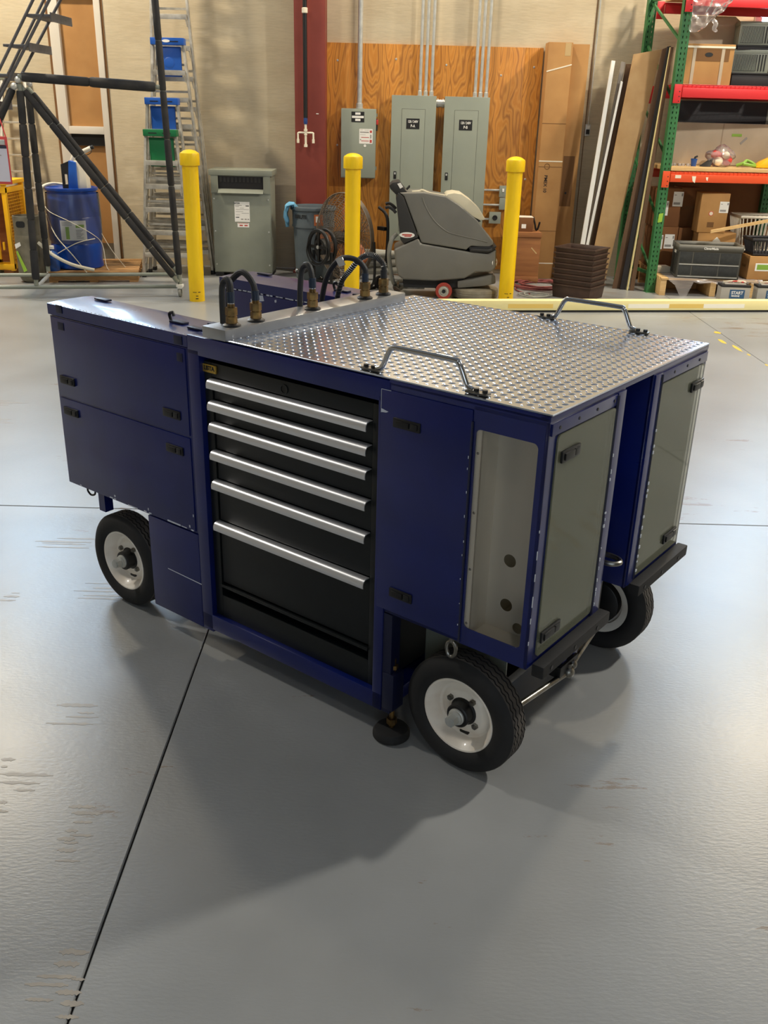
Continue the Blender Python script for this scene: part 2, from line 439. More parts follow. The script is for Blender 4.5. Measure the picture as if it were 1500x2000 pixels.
# ------------------------------------------------------------------ the room
X0, X1, Y0, Y1, ZC = -10.0, 10.0, -6.0, 12.75, 7.0
def room():
    fl = struct(MB().box((X0, Y0, -.25), (X1, Y1, -.012)).build('floor', 'joint_dark'))
    xs = [X0, -8.76, -4.73, -0.705, 3.325, 7.35, X1]
    ys = [Y0, -1.1, 4.52, 10.12, Y1]
    g = .003
    for i in range(len(xs) - 1):
        for j in range(len(ys) - 1):
            MB().box((xs[i] + g, ys[j] + g, -.012), (xs[i + 1] - g, ys[j + 1] - g, 0)).build('slab', 'floor_epoxy', fl, bevel=.003, seg=1)
    # worn patches where the grey paint has come off the slab
    pk = MB(); rnd = random.Random(21)
    spots = [((-1.50, 4.10), .20, 4), ((-1.22, 3.62), .16, 5), ((-1.05, 2.72), .10, 4), ((-1.12, 2.36), .11, 3), ((-1.13, 2.25), .05, 2), ((-.88, 2.19), .06, 5), ((-.87, 2.09), .05, 4), ((-.77, 1.66), .07, 5), ((-.72, 1.60), .05, 4), ((-2.75, 6.35), .22, 4), ((-1.2, 2.45), .03, 2), ((-1.60, 3.55), .07, 3), ((-2.6, 5.95), .12, 3)]
    for (cx, cy), wd, n in spots:
        for i in range(n):
            x = cx + rnd.uniform(-.3, .3) * wd; y = cy + (i - n / 2) * .034 + rnd.uniform(-.006, .006); w = wd * rnd.uniform(.25, .85); h = rnd.uniform(.005, .012)
            m = 12; top = [(x - w + 2 * w * k / m, y + h * rnd.uniform(.35, 1.0) * (1 if 1 < k < m - 1 else .4)) for k in range(m + 1)]
            bot = [(x + w - 2 * w * k / m, y - h * rnd.uniform(.35, 1.0) * (1 if 1 < k < m - 1 else .4)) for k in range(m + 1)]
            pk.prism(bot + top, .0002, .0006, 'xy')
    pk.build('worn_patch', 'bare_patch', fl, kind='stuff', smooth=False)
    # back wall with two window openings
    oL = (-4.16, -3.63); oR = (4.36, 6.0); oF = (-6.1, -4.55)
    w = MB()
    w.box((X0, Y1, 0), (oF[0], Y1 + .2, ZC)).box((oF[0], Y1, 0), (oF[1], Y1 + .2, 3.65)).box((oF[0], Y1, 6.2), (oF[1], Y1 + .2, ZC)).box((oF[1], Y1, 0), (oL[0], Y1 + .2, ZC)).box((oL[0], Y1, 6.2), (oL[1], Y1 + .2, ZC)).box((oL[1], Y1, 0), (oR[0], Y1 + .2, ZC))
    w.box((oR[0], Y1, 0), (oR[1], Y1 + .2, 2.95)).box((oR[0], Y1, 6.2), (oR[1], Y1 + .2, ZC)).box((oR[1], Y1, 0), (X1, Y1 + .2, ZC))
    w.box((oL[0], Y1 + .19, 0), (oL[1], Y1 + .2, 1.6))
    struct(w.build('wall_back', 'wall_concrete'))
    struct(MB().box((X0 - .2, Y0, 0), (X0, Y1 + .2, ZC)).build('wall_left', 'wall_plain'))
    struct(MB().box((X1, Y0, 0), (X1 + .2, Y1 + .2, ZC)).build('wall_right', 'wall_plain'))
    # wall behind the photographer, with a glazed roll-up door
    w = MB(); a, b2, zt = -3.0, 3.0, 4.4
    w.box((X0, Y0 - .2, 0), (a, Y0, ZC)).box((b2, Y0 - .2, 0), (X1, Y0, ZC)).box((a, Y0 - .2, zt), (b2, Y0, ZC))
    struct(w.build('wall_front', 'wall_plain'))
    d = struct(MB().box((a, Y0 - .12, 0), (b2, Y0 - .08, 1.2)).build('door_1', 'white_frame'))
    for i in range(5):
        for j in range(4):
            x = a + .06 + i * 1.2; z = 1.26 + j * .79
            MB().box((x, Y0 - .11, z), (x + 1.08, Y0 - .10, z + .7)).build('pane', 'door_glass', d)
    f = MB()
    for i in range(6): f.box((a + i * 1.2 - .06, Y0 - .13, 1.2), (a + i * 1.2 + .06, Y0 - .06, zt))
    for j in range(5): f.box((a, Y0 - .13, 1.2 + j * .79 - .05), (b2, Y0 - .06, 1.2 + j * .79 + .05))
    f.build('door_frame', 'white_frame', d)
    struct(MB().box((X0 - .2, Y0 - .2, ZC), (X1 + .2, Y1 + .2, ZC + .2)).build('ceiling', 'ceiling_paint'))
    # tall papered-over window on the left of the back wall
    f = MB()
    f.box((-4.235, 12.71, .0), (-4.115, 12.78, 6.2)).box((-3.675, 12.71, 0), (-3.60, 12.78, 6.2)).box((-4.115, 12.71, 1.60), (-3.675, 12.78, 1.69))
    f.box((-4.115, 12.71, 3.14), (-3.675, 12.78, 3.20)).box((-4.115, 12.71, 4.8), (-3.675, 12.78, 4.88)).box((-4.115, 12.71, 6.12), (-3.675, 12.78, 6.2))
    wn = struct(f.build('window_1', 'white_frame', bevel=.004))
    MB().box((-4.115, 12.775, 1.69), (-3.675, 12.785, 3.14)).build('paper_panel', 'panel_tan', wn)
    MB().box((-4.115, 12.82, .25), (-3.675, 12.84, 1.46)).build('lower_panel', 'panel_tan', wn)
    MB().box((-4.115, 12.78, 1.46), (-3.675, 12.80, 1.6)).build('recess_shade', 'joint_dark', wn)  # dark strip standing in for the shade at the top of the recess
    MB().box((-4.115, 12.76, 3.20), (-3.675, 12.77, 4.8)).build('pane', 'sky_glass', wn)
    MB().box((-4.115, 12.76, 4.88), (-3.675, 12.77, 6.12)).build('pane', 'sky_glass', wn)
    MB().box((-4.27, 12.735, 0), (-4.235, 12.752, 6.2)).build('sealant_strip', 'card_seam', wn)
    MB().box((-3.60, 12.735, 0), (-3.575, 12.752, 6.2)).build('sealant_strip', 'card_seam', wn)
    f = MB()
    f.box((4.32, 12.72, 2.9), (4.40, 12.80, 6.25)).box((5.96, 12.72, 2.9), (6.04, 12.80, 6.25)).box((4.4, 12.72, 2.9), (5.96, 12.8, 2.96)).box((4.4, 12.72, 6.17), (5.96, 12.8, 6.25)).box((4.4, 12.72, 4.5), (5.96, 12.8, 4.56))
    wn = struct(f.build('window_2', 'white_frame', bevel=.004))
    MB().box((4.4, 12.77, 2.96), (5.96, 12.78, 4.5)).build('pane', 'sky_glass', wn)
    MB().box((4.4, 12.77, 4.56), (5.96, 12.78, 6.17)).build('pane', 'sky_glass', wn)
    f = MB()
    f.box((-6.14, 12.72, 3.6), (-6.06, 12.80, 6.25)).box((-4.59, 12.72, 3.6), (-4.51, 12.80, 6.25)).box((-6.06, 12.72, 3.6), (-4.59, 12.8, 3.66)).box((-6.06, 12.72, 6.17), (-4.59, 12.8, 6.25)).box((-6.06, 12.72, 4.7), (-4.59, 12.8, 4.76))
    wn = struct(f.build('window_3', 'white_frame', bevel=.004))
    MB().box((-6.06, 12.77, 3.66), (-4.59, 12.78, 4.7)).build('pane', 'sky_glass', wn)
    MB().box((-6.06, 12.77, 4.76), (-4.59, 12.78, 6.17)).build('pane', 'sky_glass', wn)
    # recessed panel joint in the wall, right of the cardboard
    struct(MB().box((2.402, 12.744, 0), (2.410, 12.752, ZC)).build('trim_1', 'card_seam'))
    # high-bay lamps; the last two are added for brightness
    for i, (x, y, z, p, c) in enumerate(HIGH_BAYS_AND_FILL):
        t = thing('high_bay_or_fill_lamp', ['high bay lamp over the blue drum', 'high bay lamp over the pallet rack', 'high bay lamp to the right of the cart', 'high bay lamp far out on the left', 'added lamp brightening the wall behind the bollards, hung', 'added weak fill lamp behind the camera, hung'][i] + ' under the roof', 'lamp', (x, y, z))
        MB().lathe([(.02, .5), (.09, .5), (.11, .3), (.24, .12), (.25, .03), (.235, .03)], n=28).build('housing', 'lamp_house', t)
        MB().cyl((0, 0, .5), (0, 0, ZC - z), .012, 8).build('hanger', 'galv', t)
        MB().cyl((0, 0, .028), (0, 0, .034), .22, 28).build('lens', 'lens', t)
        ld = bpy.data.lights.new('bulb', 'AREA'); ld.shape = 'DISK'; ld.size = .46; ld.energy = p; ld.color = c
        lo = bpy.data.objects.new('bulb', ld); COL.objects.link(lo); lo.parent = t; lo.location = (0, 0, .02)
room()

# ------------------------------------------------------------------ the blue service cart (foreground)
def latch(parent, x, z, w=.095, h=.034, face='near', L=0.0):
    """black paddle latch: cup with a raised paddle"""
    if face == 'near':
        o = MB().box((x, -.008, z), (x + w, .0, z + h)).build('latch', 'black_plastic', parent, bevel=.003)
        MB().box((x + .012, -.013, z + .007), (x + w * .62, -.006, z + h - .007)).build('paddle', 'black', o, bevel=.002)
        MB().box((x + w * .66, -.012, z + .006), (x + w - .008, -.006, z + h - .006)).build('lock_plate', 'black_plastic', o, bevel=.003)
    else:
        o = MB().box((L, x, z), (L + .008, x + w, z + h)).build('latch', 'black_plastic', parent, bevel=.003)
        MB().box((L + .006, x + .010, z + .007), (L + .013, x + w * .62, z + h - .007)).build('paddle', 'black', o, bevel=.002)
        MB().box((L + .006, x + w * .66, z + .006), (L + .012, x + w - .008, z + h - .006)).build('lock_plate', 'black_plastic', o, bevel=.003)
    return o

def tyre_mesh(R=.203, w=.114, n=180):
    """tyre on the y axis, outer face at y=0; zig-zag grooves in the tread"""
    side = [(.126, .022), (.131, .013), (.145, .006), (.160, .003), (.175, .005), (.188, .011), (.1955, .017)]
    gx = [.030, .046, .068, .084]; gw = .0026
    prof = [(r, a, 0) for r, a in side] + [(R - .002, .0215, 0)]
    prof.append((R - .0005, .024, 0))
    for c in gx:
        prof += [(R, c - gw, 1), (R - .006, c - gw * .7, 1), (R - .006, c + gw * .7, 1), (R, c + gw, 1)]
    prof += [(R - .0005, w - .024, 0), (R - .002, w - .0215, 0)] + [(r, w - a, 0) for r, a in side[::-1]]
    vs = []; m = len(prof); k = 44
    for i in range(n):
        t = 2 * PI * i / n; ph = (i / n * k) % 1.0; z = (abs(ph * 2 - 1) - .5) * .0085
        for r, a, f in prof: vs.append((r * math.cos(t), a + f * z, r * math.sin(t)))
    fs = []
    for i in range(n):
        j = (i + 1) % n
        for q in range(m - 1): fs.append((i * m + q, j * m + q, j * m + q + 1, i * m + q + 1))
    b = MB(); b.add(vs, fs); return b

def make_wheel(parent, x, y, out=-1):
    """out=-1: outer face towards -y; +1 mirrored"""
    rot = (0, 0, 0) if out < 0 else (0, 0, PI)
    t = tyre_mesh().build('wheel_tire', 'rubber', parent, loc=(x, y, .203), rot=rot)
    # the tread band is paler, dusty rubber
    t.data.materials.append(MATS['tread'])
    for p in t.data.polygons:
        c = p.center; r = math.hypot(c.x, c.z)
        if r > .2005: p.material_index = 1
    MB().lathe([(.1215, .026), (.129, .020), (.1305, .0155), (.128, .0125), (.123, .0135), (.118, .020), (.110, .030), (.104, .042), (.098, .056),
                (.090, .0605), (.080, .057), (.074, .050), (.068, .0475), (.03, .0475), (.029, .052), (.08, .062), (.105, .065), (.118, .06), (.121, .06)], ax='y', n=64).build('rim', 'rim_cream', t)
    MB().lathe([(.118, .06), (.105, .066), (.100, .085), (.118, .094), (.129, .098), (.129, .094)], ax='y', n=48).build('inner_rim', 'rim_cream', t)
    MB().lathe([(.001, .100), (.085, .100), (.088, .098), (.088, .064), (.0, .064)], ax='y', n=32).build('brake_drum', 'black', t)
    MB().lathe([(.048, .0475), (.040, .044), (.040, .012), (.036, .009), (.001, .009)], ax='y', n=28).build('hub', 'black', t)
    h = MB(); h.lathe([(.028, .009), (.028, .004), (.025, .002), (.0245, -.004), (.021, -.006), (.001, -.006)], ax='y', n=28)
    h.cyl((0, -.006, 0), (0, -.030, 0), .0195, 6); h.cyl((0, -.030, 0), (0, -.033, 0), .016, 20)
    h.build('hub_cap', 'galv', t)
    for a in (55, 145, 235, 325):
        ca, sa = math.cos(math.radians(a)) * .060, math.sin(math.radians(a)) * .060
        MB().cyl((ca, .049, sa), (ca, .037, sa), .0105, 6).cyl((ca, .037, sa), (ca, .033, sa), .006, 10).build('lug_nut', 'steel', t)
    s = MB().prism(rrect(-.017, -.0052, .017, .0052, .005), .050, .0572, 'xz').build('valve_slot', 'black', t, loc=(.006, 0, -.0795))
    return t

def make_cart():
    C = thing('service_cart', 'dark blue wheeled service cart with drawers and a diamond plate deck', 'cart', (-1.3368, 3.6544, 0), -.653)
    L, Wd, zt, zr = 2.216, 1.125, 1.252, 1.248
    # ---- central frame
    f = MB()
    f.box((.812, .0, .095), (.868, .05, 1.2)).box((1.652, 0, .105), (1.690, .05, 1.2)).box((.812, 0, .105), (1.69, .05, .170))
    f.box((.812, 0, 1.182), (1.70, .05, 1.248))
    f.build('frame', 'navy', C, bevel=.003)
    MB().box((.83, .56, .11), (1.70, Wd, 1.246)).box((.83, .05, .11), (.86, .56, 1.246)).box((.83, .05, .10), (1.70, .56, .15)).build('body', 'navy', C, bevel=.003)
    MB().box((.812, .05, 1.2), (.96, Wd, 1.249)).build('top_rail', 'navy', C, bevel=.004)
    MB().box((.52, .0, .095), (.810, .02, .491)).build('side_panel', 'navy', C, bevel=.003)
    MB().box((.16, .03, .40), (.20, .07, .492)).build('bracket', 'navy', C)
    MB().box((1.69, .004, .105), (1.725, .05, .482)).build('leg_post', 'navy_dark', C)
    MB().box((1.725, .20, .10), (1.74, .21, .48)).box((1.74, .19, .14), (2.05, .195, .482)).build('wheel_well_panel', 'elec_grey2', C)
    # ---- drawer cabinet
    cab = MB()
    cab.box((.868, .022, .170), (.905, .55, 1.162)).box((1.615, .022, .170), (1.652, .55, 1.162)).box((.905, .022, 1.112), (1.615, .55, 1.162)).box((.905, .022, .170), (1.615, .55, .262))
    cab.box((.87, .53, .17), (1.65, .55, 1.16))
    cab.build('drawer_cabinet', 'cab_black', C, bevel=.002)
    MB().box((.905, .016, .300), (1.615, .03, .312)).build('cabinet_sill', 'cab_black', C, bevel=.002)
    tops = [1.108, 1.030, .952, .848, .735, .573]; bots = [1.030, .952, .848, .735, .573, .316]
    for zt_, zb_ in zip(tops, bots):
        d = MB().box((.910, .026, zb_ + .003), (1.612, .05, zt_ - .002)).build('drawer', 'cab_black', C, bevel=.002)
        # rolled aluminium pull along the top of the drawer front
        pr = [(.026, zt_ - .001), (.010, zt_), (.0, zt_ - .004), (-.006, zt_ - .012), (-.0075, zt_ - .022), (-.006, zt_ - .031), (-.0035, zt_ - .0315), (-.0045, zt_ - .022), (-.003, zt_ - .013), (.002, zt_ - .007), (.010, zt_ - .004), (.026, zt_ - .004)]
        MB().prism(pr, .905, 1.610, 'yz').build('drawer_handle', 'alu_handle', d)
    k = MB().lathe([(.017, 0), (.017, -.003), (.012, -.003), (.012, .002)], ax='y', n=20).build('key_lock', 'cab_black', C, loc=(1.248, .022, 1.134))
    MB().cyl((0, -.001, 0), (0, .001, 0), .0115, 18).build('key_slot', 'black', k)
    bg = MB().box((.868, .016, 1.126), (.932, .022, 1.154)).build('maker_badge', 'gold', C, bevel=.001)
    text('LISTA', .021, 'ink', bg, (.900, .0155, 1.141), sx=1.0, bold=.0006)
    # ---- rear side pods
    def rear_pod(v0, v1, near):
        p = MB().box((0, v0 + .004, .493), (.810, v1, 1.199)).build('rear_pod', 'navy', C, bevel=.004)
        ld = MB(); nu, nv = 28, 12; vs = []; rn = random.Random(int(v0 * 100) + 2)
        for i in range(nu + 1):
            for j in range(nv + 1):
                u = -.004 + .816 * i / nu; s = j / nv
                vs.append((u, v0 + (v1 - v0) * s, zr - .0045 * (2 * s - 1) ** 2 + .0007 * math.sin(u * 17 + 3 * s) * math.sin(9 * s + u * 5)))
        fs = [(i * (nv + 1) + j, (i + 1) * (nv + 1) + j, (i + 1) * (nv + 1) + j + 1, i * (nv + 1) + j + 1) for i in range(nu) for j in range(nv)]
        m = (nu + 1) * (nv + 1)
        rim = [i * (nv + 1) for i in range(nu + 1)] + [nu * (nv + 1) + j for j in range(1, nv + 1)] + [i * (nv + 1) + nv for i in range(nu - 1, -1, -1)] + [j for j in range(nv - 1, 0, -1)]
        vs += [(vs[k][0], vs[k][1], 1.202) for k in rim]
        fs += [(rim[k], rim[(k + 1) % len(rim)], m + (k + 1) % len(rim), m + k) for k in range(len(rim))] + [tuple(range(m, m + len(rim)))]
        ld.add(vs, fs).build('lid', 'navy', p)
        yo = v0 if near else v1
        MB().box((.010, v0 - .001, .877), (.798, v0 + .006, 1.194)).build('upper_door', 'navy', p, bevel=.003)
        MB().box((.010, v0 - .001, .500), (.798, v0 + .006, .868)).build('lower_door', 'navy', p, bevel=.003)
        if near:
            for (x, z) in ((.036, .932), (.664, .928), (.038, .803), (.668, .793)): latch(p, x, z, .093, .032)
            for (x, z, w) in ((.056, 1.216, .038), (.056, 1.150, .038), (.746, 1.206, .042), (.756, 1.146, .030)):
                MB().box((x, v0 - .003, z), (x + w, v0 + .001, z + .03)).build('bumper_pad', 'navy_dark', p, bevel=.001)
        for (x, y) in ((.085, .155), (.62, .085), (.745, .060), (.75, .150)):
            q = MB().box((x, v0 + y, zr), (x + .075, v0 + y + .03, zr + .008)).build('lid_catch', 'navy_dark', p, bevel=.003)
            if x == .62: MB().tube([(x - .005, v0 + y + .015, zr + .004), (x - .012, v0 + y + .015, zr + .026), (x + .005, v0 + y + .015, zr + .034), (x + .012, v0 + y + .015, zr + .022)], .006, 8, sm=4).build('hook', 'black', q)
        return p
    rear_pod(0.0, .212, True)
    rear_pod(.905, Wd, False)
    MB().tube([(.105, .02, .492), (.105, .02, .475), (.125, .02, .462), (.150, .02, .470), (.155, .02, .482)], .004, 8, sm=5).build('bungee_hook', 'black', C)
    # ---- front pods
    def front_pod(v0, v1, near):
        p = MB()
        u0 = 1.70; th = .012
        if near:
            p.box((1.69, v0 + .004, .486), (1.984, v0 + th, 1.235))
        else:
            p.box((1.69, v1 - th, .486), (L, v1, 1.235))
        p.box((1.69, v1 - th if near else v0, .486), (L, v1 if near else v0 + th, 1.235))
        p.box((1.69, v0 + .004, .486), (L, v1, .498)).box((1.69, v0, 1.222), (L, v1, 1.246)).box((1.69, v0 + .004, .486), (1.70, v1, 1.235))
        o = p.build('front_pod', 'navy', C, bevel=.002)
        if near:
            plate('window_surround', [(1.984, .486), (L, .486), (L, 1.235), (1.984, 1.235)], [rrect(1.994, .545, 2.189, 1.171, .016)], .004, 'navy', o, 'xz', v0)
            MB().box((1.664, v0 - .003, .500), (1.982, v0 + .004, 1.222)).build('pod_door', 'navy', o, bevel=.002)
            MB().cyl((1.983, v0 - .002, .49), (1.983, v0 - .002, 1.19), .004, 8).build('piano_hinge', 'navy_dark', o)
            latch(o, 1.712, 1.116, .098, .030); latch(o, 1.716, .556, .088, .032)
        # bare aluminium lining
        ub = 1.990
        li = MB().box((ub, v0 + .018, .50), (ub + .003, v1 - .016, 1.22)).box((ub, v0 + .005, .50), (ub + .024, v0 + .008, 1.22)).box((ub + .021, v0 + .005, .50), (ub + .024, v0 + .034, 1.22))
        li.box((ub, v0 + .02, .498), (L - .012, v1 - .014, .501)).box((ub, v0 + .02, 1.218), (L - .012, v1 - .014, 1.221))
        if not near: li.box((ub, v1 - .016, .5), (L - .012, v1 - .013, 1.22)).box((ub, v0 + .014, .5), (L - .012, v0 + .016, 1.22))
        else: li.box((ub, v1 - .016, .5), (L - .012, v1 - .013, 1.22))
        al = li.build('lining', 'alu', o)
        vw = v0 + .130 if near else v1 - .130
        hs = [circ(2.062, .740, .021), circ(2.062, .590, .021), circ(2.160, 1.066, .020), circ(2.108, .525, .018), circ(2.17, .90, .02)] if near else [circ(2.08, .72, .02), circ(2.08, .95, .02)]
        plate('perforated_wall', [(ub, .50), (L - .012, .50), (L - .012, 1.22), (ub, 1.22)], hs, .002, 'alu', o, 'xz', vw)
        if near:
            key = []
            for (hx, hz) in ((2.062, .765), (2.062, .552), (2.062, .965)):
                key.append([(hx + .030 * math.cos(math.radians(a)), hz + .034 * math.sin(math.radians(a))) for a in range(-150, 151, 12)] + [(hx - .05, hz + .010), (hx - .05, hz - .010)])
            plate('slotted_wall', [(ub, .50), (L - .012, .50), (L - .012, 1.22), (ub, 1.22)], key, .002, 'alu', o, 'xz', v1 - .024)
            MB().box((ub, v1 - .0205, .52), (L - .02, v1 - .0195, 1.2)).build('slot_backing', 'navy_dark', o)
        for i in range(4): MB().sphere((ub + .012, v0 + .0045, .56 + i * .18), .004, 6, (1, .5, 1)).build('rivet', 'steel', al)
        # glazed front
        g0, g1 = (v0 + .045, v0 + .398) if near else (v0 + .062, v0 + .440)
        plate('front_frame', [(v0, .486), (v1, .486), (v1, 1.236), (v0, 1.236)], [rrect(g0 + .012, .520, g1 - .012, 1.182, .012)], .010, 'navy', o, 'yz', L - .010)
        gp = MB().prism(rrect(g0, .509, g1, 1.191, .016), L + .001, L + .006, 'yz').build('window_pane', 'pod_glass', o)
        MB().box((L - .001, v0 + .01, 1.196), (L + .005, v1 - (.062 if near else .006), 1.230)).build('top_strip', 'navy', o, bevel=.001)
        hv = v1 - .056 if near else v0 + .004
        MB().box((L - .001, hv, .492), (L + .006, hv + .052, 1.232)).build('hinge_strip', 'navy', o, bevel=.001)
        kx = hv if near else hv + .052
        MB().cyl((L + .005, kx, .50), (L + .005, kx, 1.225), .005, 8).build('hinge_pin', 'navy_dark', o)
        lv = v0 + .066 if near else v1 - .132
        latch(o, lv, 1.108, .104, .034, 'front', L + .006); latch(o, lv - (.010 if near else .042), .552, .112, .036, 'front', L + .006)
        for i in range(4): MB().cyl((L + .004, v0 + .05 + i * .11, 1.213), (L + .0065, v0 + .05 + i * .11, 1.213), .005, 10).build('screw', 'black', o)
        bm = MB().box((L + .002, v0 + .03, .452), (L + .042, v1 + .012, .494)).build('bumper', 'rubber', o, bevel=.006)
        for i in range(3): MB().cyl((L + .042, v0 + .08 + i * .15, .473), (L + .044, v0 + .08 + i * .15, .473), .007, 10).build('bolt_hole', 'black', bm)
        if near:
            MB().cyl((L - .02, v0 + .11, 1.03), (L - .025, v0 + .115, .96), .006, 8).build('latch_rod', 'steel', o)
        return o
    front_pod(.0, .4586, True)
    front_pod(.667, Wd, False)
    MB().box((1.69, .4586, .50), (1.71, .667, 1.235)).build('recess_panel', 'navy_dark', C)
    MB().box((L - .030, .0, 1.236), (L + .002, Wd, 1.252)).box((1.69, .0, 1.236), (L, .02, 1.252)).build('deck_edge', 'navy', C, bevel=.002)
    # ---- deck: diamond plate
    dk = MB().box((.950, .004, 1.252), (L + .004, Wd - .002, 1.257)).build('deck_plate', 'diamond', C, bevel=.001, seg=1)
    dm = MB(); d = .0243; a0 = math.radians(45)
    ca, sa = math.cos(a0), math.sin(a0)
    def lug(x, y, ang):
        c, s = math.cos(ang), math.sin(ang); l, w, h = .0125, .0040, .0022; vs = []
        for (p, q, z) in [(-l, 0, 0), (-l * .5, -w * .8, 0), (0, -w, 0), (l * .5, -w * .8, 0), (l, 0, 0), (l * .5, w * .8, 0), (0, w, 0), (-l * .5, w * .8, 0),
                          (-l * .55, 0, h * .8), (0, -w * .35, h), (l * .55, 0, h * .8), (0, w * .35, h)]:
            vs.append((x + p * c - q * s, y + p * s + q * c, 1.257 + z))
        dm.add(vs, [(0, 1, 8), (1, 2, 9, 8), (2, 3, 10, 9), (3, 4, 10), (4, 5, 10), (5, 6, 11, 10), (6, 7, 8, 11), (7, 0, 8), (8, 9, 10, 11)])
    for i in range(-90, 90):
        for j in range(-90, 90):
            if (i + j) % 1: continue
            px, py = i * d, j * d
            x = 1.58 + px * ca - py * sa; y = .56 + px * sa + py * ca
            if .965 < x < L - .010 and .015 < y < Wd - .015: lug(x, y, a0 if (i + j) % 2 == 0 else a0 + PI / 2)
    dm.build('tread_lugs', 'lug', dk, kind='stuff', smooth=False)
    # ---- grab handles on the deck
    for vy in (.035, Wd - .025):
        z0 = 1.262
        h = MB().tube([(1.615, vy, z0 + .004), (1.630, vy, z0 + .008), (1.640, vy, z0 + .02), (1.660, vy, z0 + .062), (1.672, vy, z0 + .074), (1.69, vy, z0 + .077), (1.88, vy, z0 + .077), (1.898, vy, z0 + .073), (1.910, vy, z0 + .06), (1.930, vy, z0 + .02), (1.940, vy, z0 + .008), (1.955, vy, z0 + .004)], .0085, 12, sm=4).build('grab_handle', 'chrome', C)
        for x in (1.562, 1.935): MB().box((x, vy - .014, 1.258), (x + .07, vy + .014, 1.265)).build('handle_foot', 'steel', h, bevel=.003)
        for x in (1.575, 1.603, 1.965, 1.993): MB().cyl((x, vy, 1.264), (x, vy, 1.273), .008, 8).build('bolt', 'black', h)
    # ---- hose manifold
    mf = MB().box((.893, .0, 1.252), (1.005, .99, 1.290)).build('manifold_bar', 'bar_metal', C, bevel=.003)
    fu = .968
    fv = [.066, .180, .470, .775, .892]
    paths = [
        [(0, 0, .150), (-.006, .004, .205), (-.024, .008, .225), (-.045, .010, .200), (-.050, .008, .14), (-.050, .008, -.02), (-.05, .01, -.30)],
        [(0, 0, .135), (-.014, 0, .195), (-.060, .0, .236), (-.108, .0, .195), (-.128, .0, .10), (-.135, 0, -.02), (-.14, 0, -.30)],
        [(0, 0, .150), (-.012, .004, .205), (-.034, .010, .232), (-.062, .014, .205), (-.070, .012, .13), (-.072, .010, -.02), (-.07, .01, -.30)],
        [(0, 0, .125), (-.004, .0, .170), (-.040, -.01, .215), (-.100, -.02, .215), (-.155, -.02, .150), (-.195, -.02, .02), (-.215, -.02, -.12), (-.22, 0, -.3)],
        [(0, 0, .125), (-.006, 0, .180), (-.045, -.01, .222), (-.095, -.02, .205), (-.150, -.03, .12), (-.190, -.04, .02), (-.215, -.05, -.12), (-.22, -.05, -.3)]]
    for i, v in enumerate(fv):
        b = MB().lathe([(.0, 1.2905), (.030, 1.2905), (.031, 1.294), (.022, 1.300), (.018, 1.300)], (fu, v, 0), n=20).build('hose_fitting', 'black', C)
        m_ = MB().cyl((fu, v, 1.298), (fu, v, 1.322), .0195, 6).cyl((fu, v, 1.322), (fu, v, 1.326), .016, 16).cyl((fu, v, 1.326), (fu, v, 1.352), .0205, 6).cyl((fu, v, 1.352), (fu, v, 1.364), .0125, 14)
        m_.build('swivel_nut', 'brass', b)
        MB().cyl((fu, v, 1.362), (fu, v, 1.369), .0115, 14).build('ferrule', 'chrome', b)
        z1 = 1.292 + paths[i][0][2] * .66
        MB().tube([(fu, v, 1.368), (fu, v, z1 - .02), (fu - .001, v, z1 + .012)], .0135, 12).build('sleeve', 'sleeve' if i < 4 else 'hose_black', b)
        pts = [(fu + p[0], v + p[1], 1.292 + (p[2] * .66 if p[2] > .1 else p[2])) for p in paths[i]]
        h = MB().tube(pts, .0108, 10, sm=8).build('hose', 'hose_black', b)
    # spring guard on the last hose, tag on the fourth
    P = catmull([Vector((fu + p[0], fv[4] + p[1], 1.292 + (p[2] * .66 if p[2] > .1 else p[2]))) for p in paths[4]], 60)
    sp = []
    for i, p in enumerate(P[40:330]):
        t = (P[i + 41] - P[i + 40]).normalized(); a = Vector((0, 1, 0)); a = (a - t * a.dot(t)).normalized(); bb = t.cross(a); an = i * .9
        sp.append(p + (a * math.cos(an) + bb * math.sin(an)) * .0115)
    MB().tube(sp, .0012, 4).build('spring_guard', 'steel', C)
    MB().hexa([(fu - .120, fv[3] - .040, 1.432), (fu - .085, fv[3] - .040, 1.442), (fu - .070, fv[3] - .040, 1.414), (fu - .100, fv[3] - .040, 1.404)], (0, .004, 0)).build('hose_tag', 'galv', C)
    # ---- undercarriage
    MB().box((.12, .30, .30), (.80, .82, .48)).build('chassis', 'black', C, bevel=.004)
    MB().box((1.74, .36, .26), (2.10, .76, .47)).build('chassis', 'black', C, bevel=.004)
    MB().box((1.955, .14, .185), (2.005, .985, .225)).build('axle', 'black', C, bevel=.004)
    MB().box((.265, .14, .185), (.315, .985, .225)).build('axle', 'black', C, bevel=.004)
    for v in (.50, .58): MB().box((2.06, v, .16), (2.10, v + .03, .50)).build('steering_bracket', 'navy', C)
    MB().box((2.03, .47, .17), (2.11, .60, .215)).build('steering_block', 'black', C, bevel=.004)
    tr = MB().cyl((2.105, .53, .165), (2.07, .14, .175), .011, 14).build('tie_rod', 'steel', C)
    MB().sphere((2.11, .535, .170), .022, 8).cyl((2.11, .535, .15), (2.11, .535, .205), .010, 10).build('rod_end', 'steel', tr)
    tr = MB().cyl((2.105, .57, .185), (2.06, .88, .205), .011, 14).build('tie_rod', 'steel', C)
    MB().sphere((2.055, .90, .205), .022, 8).build('rod_end', 'steel', tr)
    MB().sphere((2.105, .565, .185), .02, 8).build('rod_end', 'steel', tr)
    MB().hexa([(1.99, .895, .18), (2.07, .895, .19), (2.07, .935, .19), (1.99, .935, .18)], (0, 0, .03)).build('steering_arm', 'steel', C)
